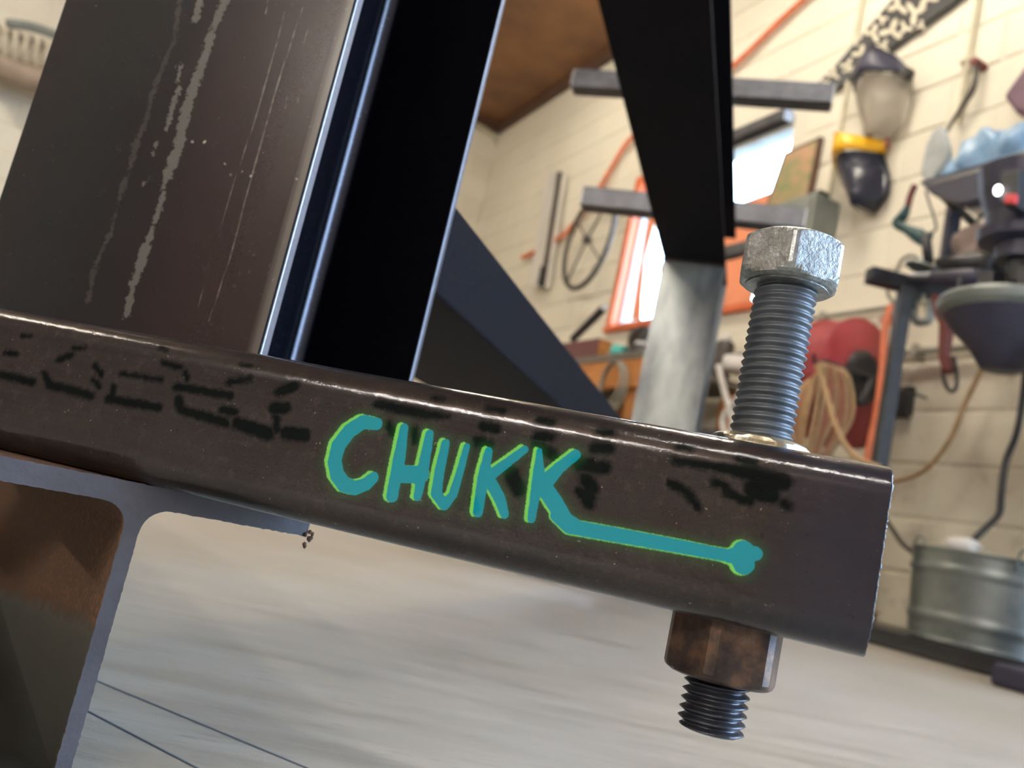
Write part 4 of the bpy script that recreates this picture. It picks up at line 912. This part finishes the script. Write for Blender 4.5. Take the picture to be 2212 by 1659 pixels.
# tan hose coil hung on a hook
hk = onV(1772, 788, 2.22); c_ = thing('hose_coil', onV(1760, 1000, 2.22), 'big bunch of tan air hose hanging on a hook in front of the red reel', 'hose')
for k in range(7):
    sp = .016+.020*k; dp = .36-.012*(k % 4)-.004*k; u_ = np.array([-.95, .3, 0]); off = BD*(.008*k-.03)-u_*.01*k
    P = [hk+off, hk+u_*sp*.9-ZD*dp*.3+off, hk+u_*sp*1.25-ZD*dp*.62+off, hk+u_*sp*.7-ZD*dp*.93+off, hk-ZD*dp+off-u_*.01, hk-u_*sp*.2-ZD*dp*.9+off, hk-u_*sp*.5-ZD*dp*.55+off, hk-u_*sp*.4-ZD*dp*.2+off]
    MB().tube(P, .0075, 6, closed=True, sm=5).build('hose_loop', [M_tan, M_tan, mat('faded_orange_hose', (.40, .17, .09), .55)][k % 3] if k < 3 else bpy.data.materials[['tan_hose', 'faded_orange_hose', 'tan_hose'][k % 3]], c_, smooth=True)
MB().tube([room(Q-.01, float(hk@WD), hk[2]+.03), hk+VD*.02+ZD*.02, hk-VD*.03, hk-VD*.04+ZD*.03], .006, 6).build('hook', M_black, c_)
top(wtube([(1765, 790), (1785, 850), (1800, 905), (1822, 955), (1856, 992), (1900, 1010)], 2.14, .009), 'air_hose', M_tan, 'single tan hose sloping down from the hung bunch towards the tube end', 'hose', smooth=True)
# ------------------------------------------------------------------ tool rack
VR = 2.22
rk = thing('tool_rack', onZ(1905, 1395, 0), 'dark steel tool rack with upright, top bar and shelf at the right', 'rack')
up = onV(1957, 622, VR); wU = float(up@WD); zU = up[2]
bar(room(VR, wU, 0.052), room(VR, wU, zU), .040, 'upright', M_greyd, rk, ends=False)
A_ = onV(1876, 594, VR-.10); zA = A_[2]; dB = onZ(2062, 640, zA)
bar(A_, dB, .050, 'top_bar', M_black, rk, ends=False); 
dA = (dB-A_)/np.linalg.norm(dB-A_); MB().box(A_-dA*.003-np.cross(dA, ZD)*.017-ZD*.017, np.cross(dA, ZD)*.034, ZD*.034, dA*.0035).build('bar_end', M_greyd, rk)
pu0, pu1 = onV(2040, 600, VR+.15), onV(2076, 405, VR+.15); wq = float(pu0@WD)
bar(room(VR+.15, wq, pu0[2]-.02), room(VR+.15, wq, pu1[2]+.05), .038, 'upper_post', M_navy, rk, ends=False)
bar(room(VR+.15, wq, pu0[2]-.02), room(VR+.02, wU, zU-.03), .03, 'link_bar', M_greyd, rk, ends=False)
sh = [onV(x, y, VR) for x, y in ((1985, 392), (2235, 318), (2235, 390), (2170, 420), (2075, 440), (2010, 418))]
MB().prism(sh, VD*.05).build('shelf_front', M_navy, rk, bevel=.004)
zs = onV(2080, 380, VR)[2]; wsa, wsb = float(onV(2000, 392, VR)@WD), float(onV(2260, 350, VR)@WD)
MB().box(room(VR+.0, wsb, zs), VD*.36, WD*(wsa-wsb), ZD*.012).build('shelf', M_white, rk)
bar(room(VR+.02, wsa-.02, onV(2000, 405, VR)[2]), room(Q-.02, wsa-.02, onV(2000, 405, VR)[2]-.10), .02, 'brace', M_greyd, rk, ends=False)
# blue plastic bags on the shelf
for i, (x, y, r, lb) in enumerate(((2090, 330, .062, 'small crumpled pale blue plastic bag at the left of the shelf'), (2146, 292, .088, 'largest crumpled pale blue plastic bag, in the middle of the shelf'), (2212, 275, .082, 'crumpled blue plastic bag cut by the right edge of the picture'))):
    p = onV(x, y, VR+.14); b_ = MB().blob(room(VR+.14, float(p@WD), zs+.014+r*1.15), r*1.05, r*1.05, r*1.15, 36, 22, .20, 20+i); top(b_, 'plastic_bag', M_bluebag, lb, 'bag', smooth=True)
top(wprism([(1985, 372), (1998, 312), (2014, 278), (2034, 268), (2042, 292), (2050, 330), (2036, 360), (2018, 382), (2000, 400)], VR+.10, .03), 'rag', M_glove, 'pale grey cloth hanging over the left end of the shelf', 'cloth', bevel=.012, seg=3)
top(wprism([(2164, 206), (2178, 186), (2212, 140), (2260, 90), (2260, 260), (2190, 240)], Q-.12, .08), 'jacket', M_purple, 'faded purple jacket hanging on the wall above the blue bags', 'jacket', bevel=.02, seg=3)
# metal tray next to the bags
c_ = thing('steel_tray', onV(2200, 365, VR-.03), 'grey steel tray edge lying along the shelf front at the right', 'tray')
q0, q1 = onV(2140, 366, VR-.05), onV(2260, 330, VR-.05)
bar(q0, np.array([q1[0], q1[1], q0[2]]), .028, 'rim', M_greyd, c_); bar(q0+ZD*.03+VD*.02, np.array([q1[0], q1[1], q0[2]+.03])+VD*.02, .018, 'rim', M_galv, c_, ends=False)
# goggles hung on a strap
c_ = thing('safety_goggles', onV(1980, 520, VR), 'teal and black goggles hanging by their strap below the shelf', 'goggles')
wtube([(1962, 442), (1952, 465), (1938, 482), (1958, 495), (1982, 508), (1998, 518), (2012, 502)], VR, [.008, .018, .017, .015, .024, .020, .008], 10).build('frame', M_tealc, c_, smooth=True)
wtube([(1976, 400), (1966, 425), (1961, 446)], VR, .011, 8).build('strap', M_leather, c_, smooth=True)
wtube([(2000, 412), (2008, 440), (2018, 470), (2022, 494), (2010, 504)], VR, .004, 6).build('strap', M_spoke, c_, smooth=True)
top(wtube([(1940, 580), (1948, 562), (1966, 552), (1984, 560), (1995, 580), (1994, 640), (1962, 662), (1938, 655), (1920, 640), (1919, 612), (1940, 580)], VR+.06, .006, 8), 'cable_loop', M_condgrey, 'thin dark cable looped over the end of the rack top bar', 'cable', smooth=True)
# leather holster with tools
c_ = thing('tool_holster', onV(2040, 840, VR-.02), 'red-brown leather holster hanging from the rack with a steel tool loop', 'holster')
wprism([(2008, 632), (2066, 640), (2052, 690), (2042, 760), (2052, 800), (2034, 806), (2024, 770), (2026, 700), (2016, 680)], VR-.03, .03).build('pouch', M_leather, c_, bevel=.006)
wtube([(2036, 795), (2040, 825), (2054, 846), (2066, 835), (2066, 800), (2060, 770)], VR-.01, .006, 8).build('tool_loop', M_spoke, c_, smooth=True)
top(wtube([(1978, 640), (1974, 665), (1976, 690), (1990, 697), (2008, 690), (2008, 650)], VR+.05, .012, 8), 'hose_loop', M_galv, 'short clear hose looped under the rack top bar', 'hose', smooth=True)
c_ = thing('spring_clamp', onV(1905, 695, Q-.1), 'faded pink clamp hanging on the horizontal pipe', 'clamp')
wprism([(1906, 678), (1938, 655), (1944, 664), (1916, 690), (1902, 700), (1896, 692)], Q-.12, .03).build('jaw', mat('faded_pink', (.42, .26, .22), .6), c_); wprism([(1915, 660), (1925, 655), (1918, 700), (1908, 700)], Q-.125, .02).build('handle', M_cord, c_)
top(wtube([(1914, 690), (1910, 740), (1906, 800), (1896, 880), (1882, 950), (1872, 1005)], Q-.45, .013), 'extension_cord', M_cord, 'orange cord hanging straight down in front of the red reel', 'cord', smooth=True)
top(wtube([(2150, 745), (2120, 800), (2085, 870), (2055, 945), (2010, 1005), (1970, 1030), (1920, 1042), (1850, 1045)], Q-.08, .009), 'air_hose', M_tan, 'thin tan hose curving down across the lower block wall', 'hose', smooth=True)
top(wtube([(2216, 800), (2208, 870), (2195, 940), (2172, 1000), (2163, 1070), (2158, 1110), (2130, 1140), (2098, 1170), (2086, 1180)], [2.45]*6+[2.4, 2.36, 2.36], .010), 'cable', M_greyd, 'dark green-grey cable running down into the zinc tub', 'cable', smooth=True)
top(wtube([(1850, 1045), (1900, 1105), (1925, 1140), (1948, 1172), (1972, 1192), (2000, 1206)], 2.50, .008), 'cable', M_spoke, 'thin dark cable drooping to the left side of the zinc tub', 'cable', smooth=True)
# ------------------------------------------------------------------ drill press at the right edge
VP_ = 2.05; pc_ = onV(2440, 700, VP_); wp_ = float(pc_@WD)
dp = thing('drill_press', room(VP_, wp_, 0), 'dark blue drill press with round grey table, cut by the right edge', 'drill press')
MB().box(room(VP_-.18, wp_-.25, 0), VD*.36, WD*.36, ZD*.05).build('foot', M_navy, dp, bevel=.01); MB().tube([room(VP_, wp_, .05), room(VP_, wp_, 1.75)], .04, 20).build('pillar', M_greyd, dp)
tc = onV(2180, 668, VP_-.05); MB().lathe(tc-ZD*.03, [(0, 0), (.15, 0), (.165, .012), (.17, .03), (.165, .04), (0, .04)], n=40).build('table', M_galv, dp, smooth=False)
MB().lathe(tc-ZD*.16, [(0, 0), (.05, .0), (.08, .05), (.13, .10), (.15, .13)], n=28).build('table_bracket', M_navy, dp, smooth=True)
bar(tc-ZD*.07, np.append(room(VP_, wp_, 0)[:2], tc[2]-.07), .07, 'arm', M_navy, dp, ends=False)
hc = onV(2212, 470, VP_-.05)
MB().lathe(hc-ZD*.12, [(0, 0), (.055, 0), (.06, .04), (.10, .045), (.105, .07), (.085, .075), (.09, .12), (.11, .18), (.12, .24), (0, .24)], n=28).build('head', M_navy, dp, smooth=False)
MB().tube([hc-ZD*.12, hc-ZD*.18], [.028, .02], 16).build('chuck', M_greyd, dp)
bar(hc+ZD*.04, np.append(room(VP_, wp_, 0)[:2], hc[2]+.04), .12, 'head_casting', M_navy, dp, ends=False)
sw = [onV(x, y, VP_-.19) for x, y in ((2162, 372), (2200, 366), (2200, 448), (2158, 440))]
MB().prism(sw, VD*.05).build('switch_plate', M_greyd, dp, bevel=.004); MB().prism([onV(x, y, VP_-.20) for x, y in ((2171, 418), (2194, 418), (2192, 438), (2168, 438))], VD*.02).build('switch', mat('red_switch', (.75, .06, .07), .4), dp, bevel=.002)
MB().blob(onV(2156, 411, VP_-.2), .009, .009, .013, 10, 8, 0).build('indicator', mat('indicator_lamp', (1, 1, 1), .4, bs=0, emit=((1, 1, 1), 6)), dp, smooth=True)
MB().prism([onV(x, y, VP_-.1) for x, y in ((2200, 445), (2240, 440), (2240, 480), (2212, 462))], VD*.01).build('blue_tape', mat('blue_tape', (.10, .35, .75), .4), dp)
# machine vice and small tools on the table bars
def clutter(x, y, v, r, m, name, label, cat):
    p = onV(x, y, v); c = thing(name, p-ZD*r, label, cat); return c, p
c_, p = clutter(2100, 570, VR+.02, .06, None, 'angle_grinder', 'black angle grinder lying on the rack beside the drill press', 'grinder')
d_ = VD*.5-WD*.86
MB().tube([p-d_*.10-ZD*.01, p-d_*.02, p+d_*.06, p+d_*.14], [.024, .034, .040, .030], 16).build('body', M_black, c_, smooth=True); MB().lathe(p-d_*.13-ZD*.02, [(0, -.004), (.058, -.004), (.06, .0), (.058, .004), (0, .006)], d_*.3+ZD, 24).build('disc', M_galv, c_)
MB().tube([p-d_*.12, p-d_*.14+ZD*.09], .015, 10).build('side_handle', M_blackrub, c_, smooth=True)
c_, p = clutter(2165, 565, VR-.05, .07, None, 'machine_vice', 'dark machine vice on the round drill table', 'vice')
p = tc+ZD*.011+VD*.0; MB().box(p-VD*.05-WD*.09, VD*.10, WD*.18, ZD*.03).build('base', M_greyd, c_, bevel=.004)
for w in (-.085, .02): MB().box(p-VD*.05+WD*w+ZD*.030, VD*.10, WD*.045, ZD*.055).build('jaw', M_black, c_, bevel=.004)
MB().tube([p+WD*.06+ZD*.055, p+WD*.16+ZD*.055], .011, 10).build('screw', M_bar, c_); MB().tube([p+WD*.15+ZD*.01, p+WD*.15+ZD*.10], .005, 8).build('handle', M_bar, c_)
c_, p = clutter(2138, 545, VR+.12, .05, None, 'tool_bag', 'dusty pinkish-brown canvas tool bag on the rack behind the grinder', 'bag')
MB().blob(p, .10, .10, .085, 24, 14, .18, 5).build('body', mat('dusty_canvas', (.34, .26, .23), .8), c_, smooth=True)
MB().tube([p-VD*.0+WD*.06+ZD*.05, p+WD*.05+ZD*.13, p-WD*.03+ZD*.14, p-WD*.05+ZD*.06], .007, 8, sm=4).build('handle', M_condgrey, c_, smooth=True)
c_, p = clutter(2080, 600, VR-.04, .04, None, 'hand_drill', 'dark cordless drill resting on the rack top bar', 'drill')
MB().tube([p-d_*.09, p+d_*.02, p+d_*.08], [.018, .030, .026], 14).build('body', M_navy, c_, smooth=True); MB().tube([p-d_*.09, p-d_*.15], [.014, .008], 10).build('chuck', M_bar, c_); MB().tube([p+d_*.05, p+d_*.06+ZD*.10], .018, 10).build('grip', M_blackrub, c_, smooth=True)
# ------------------------------------------------------------------ zinc tub on its dark stand
VT = 2.42; q0 = onV(2100, 1385, VT); wT = float(onV(2138, 1300, VT)@WD)
zb2 = .05
bt0, bt1 = onV(2000, 1366, VT), onV(1993, 1165, VT)
rt = .215; Ht = (onV(2100, 1203, VT)[2])-zb2
tub = thing('zinc_tub', room(VT, wT, zb2), 'ribbed galvanised tub standing against the block wall at the right', 'tub')
tb = room(VT, wT, zb2)
pr = [(0, 0), (rt*.90, 0), (rt*.93, .008)]
for k in range(25):
    f_ = k/24; r = rt*(.93+.07*f_); r += .009*math.exp(-((f_-.24)/.03)**2)+.010*math.exp(-((f_-.80)/.022)**2); pr.append((r, .008+(Ht-.016)*f_))
pr += [(rt*1.02, Ht-.006), (rt*1.02, Ht), (rt*.99, Ht), (rt*.985, Ht-.01), (rt*.91, .012), (0, .012)]
MB().lathe(tb, pr, n=56).build('tub_body', M_galv, tub, smooth=True)
hx = onV(2155, 1185, VT-.2); 
for s_ in (-1, 1):
    hb_ = tb+ZD*(Ht-.03)+WD*s_*rt*.72-VD*rt*.70
    MB().tube([hb_+ZD*0, hb_+ZD*.045-WD*.006, hb_+ZD*.055-WD*.02, hb_+ZD*.045-WD*.034, hb_+ZD*0-WD*.04], .0035, 8, sm=4).build('handle_ear', M_galv, tub, smooth=True)
top(MB().blob(tb+ZD*(Ht+.012)+WD*.03-VD*.12, .04, .05, .03, 18, 10, .3, 3), 'rag', M_white, 'small white rag on the rim of the zinc tub', 'cloth', smooth=True)
stb = thing('plinth', room(VT-.1, wT, 0), 'low dark steel plinth on the floor under the zinc tub', 'plinth')
wL = float(onZ(1935, 1375, 0.03)@WD)
MB().box(room(VT-.235, wT-.28, .002), VD*(Q-.03-VT+.235), WD*(1.7), ZD*(zb2-.003)).build('slab', M_greyd, stb, bevel=.008)
MB().box(room(VT-.2405, wT-.28, .03), VD*.005, WD*(1.7), ZD*.02).build('edge_strip', M_black, stb)
sq = thing('square_tube_offcut', onZ(1912, 1378, .0)+VD*.05, 'short rusty square tube lying on the floor beside the tube end', 'offcut')
p = onZ(1908, 1376, .003); dq = -(ray(1908, 1360)/np.linalg.norm(ray(1908, 1360))); dq[2] = 0; dq /= np.linalg.norm(dq); e_ = np.cross(ZD, dq); hw = .042
for (a_, b_, c1_, c2_) in ((e_*-hw, e_*hw*2, ZD*.005, 0), (e_*-hw+ZD*.079, e_*hw*2, ZD*.005, 0)):
    MB().box(p+a_+ZD*.0, b_, c1_, -dq*.35).build('wall_plate', M_rust2 if 'M_rust2' in globals() else M_trim, sq)
for s_ in (-1, 1): MB().box(p+e_*(hw*s_)-(e_*.005 if s_ > 0 else 0)+ZD*.005, e_*.005, ZD*.074, -dq*.35).build('wall_plate', M_trim, sq)
# ------------------------------------------------------------------ back wall: pipe bend in the corner, spring bar at the left
c_ = thing('conduit', onW(1066, 460, WBACK-.03), 'painted pipe bending down the back wall beside the ceiling corner', 'pipe')
MB().tube([onW(x, y, WBACK-.03) for x, y in ((990, 262), (1025, 268), (1052, 282), (1070, 300), (1078, 330), (1072, 380), (1062, 470), (1050, 560), (1030, 700), (1010, 840))], .020, 10, sm=5).build('pipe', M_conduit, c_, smooth=True)
for y_ in ((1060, 452), (1046, 600)): q = onW(y_[0], y_[1], WBACK-.03); MB().box(q-VD*.05-ZD*.012-WD*.02, VD*.10, ZD*.024, WD*.045).build('clip', M_conduit, c_)
WS = WBACK-.30
sp = thing('spring_bar', onW(60, 180, WS), 'grey bar with a long coiled spring and brown roller on the back wall, top left', 'spring')
MB().tube([onW(x, y, WS) for x, y in ((12, 50), (60, 56), (105, 70), (150, 90), (260, 130))], .032, 10, sm=4).build('bar', M_grey, sp, smooth=True)
a_, b_ = onW(-60, 60, WS), onW(300, 175, WS); dd = (b_-a_); Ls = np.linalg.norm(dd); dd = dd/Ls; uu = np.cross(dd, ZD); uu /= np.linalg.norm(uu); ww = np.cross(uu, dd); turns = int(Ls/.062)
P = [a_+dd*Ls*i/(turns*12)+.095*(math.cos(2*math.pi*i/12)*uu+math.sin(2*math.pi*i/12)*ww)-ZD*.03 for i in range(turns*12+1)]
MB().tube(P, .016, 6).build('spring', M_beige, sp, smooth=True)
MB().tube([onW(-60, 125, WS), onW(300, 240, WS)], .085, 18).build('roller', M_brownroll, sp, smooth=True)
for q in (onW(-40, 100, WS), onW(220, 170, WS)): MB().box(q-VD*.02-ZD*.12, VD*.04, ZD*.26, WD*(WBACK-WS-.002)).build('bracket', M_grey, sp)
top(MB().box(onW(1120, 556, WBACK-.25), VD*.10, WD*.2, ZD*.12), 'junction_box', M_trim, 'small dark box where the orange cord ends at the far corner', 'box', bevel=.004)
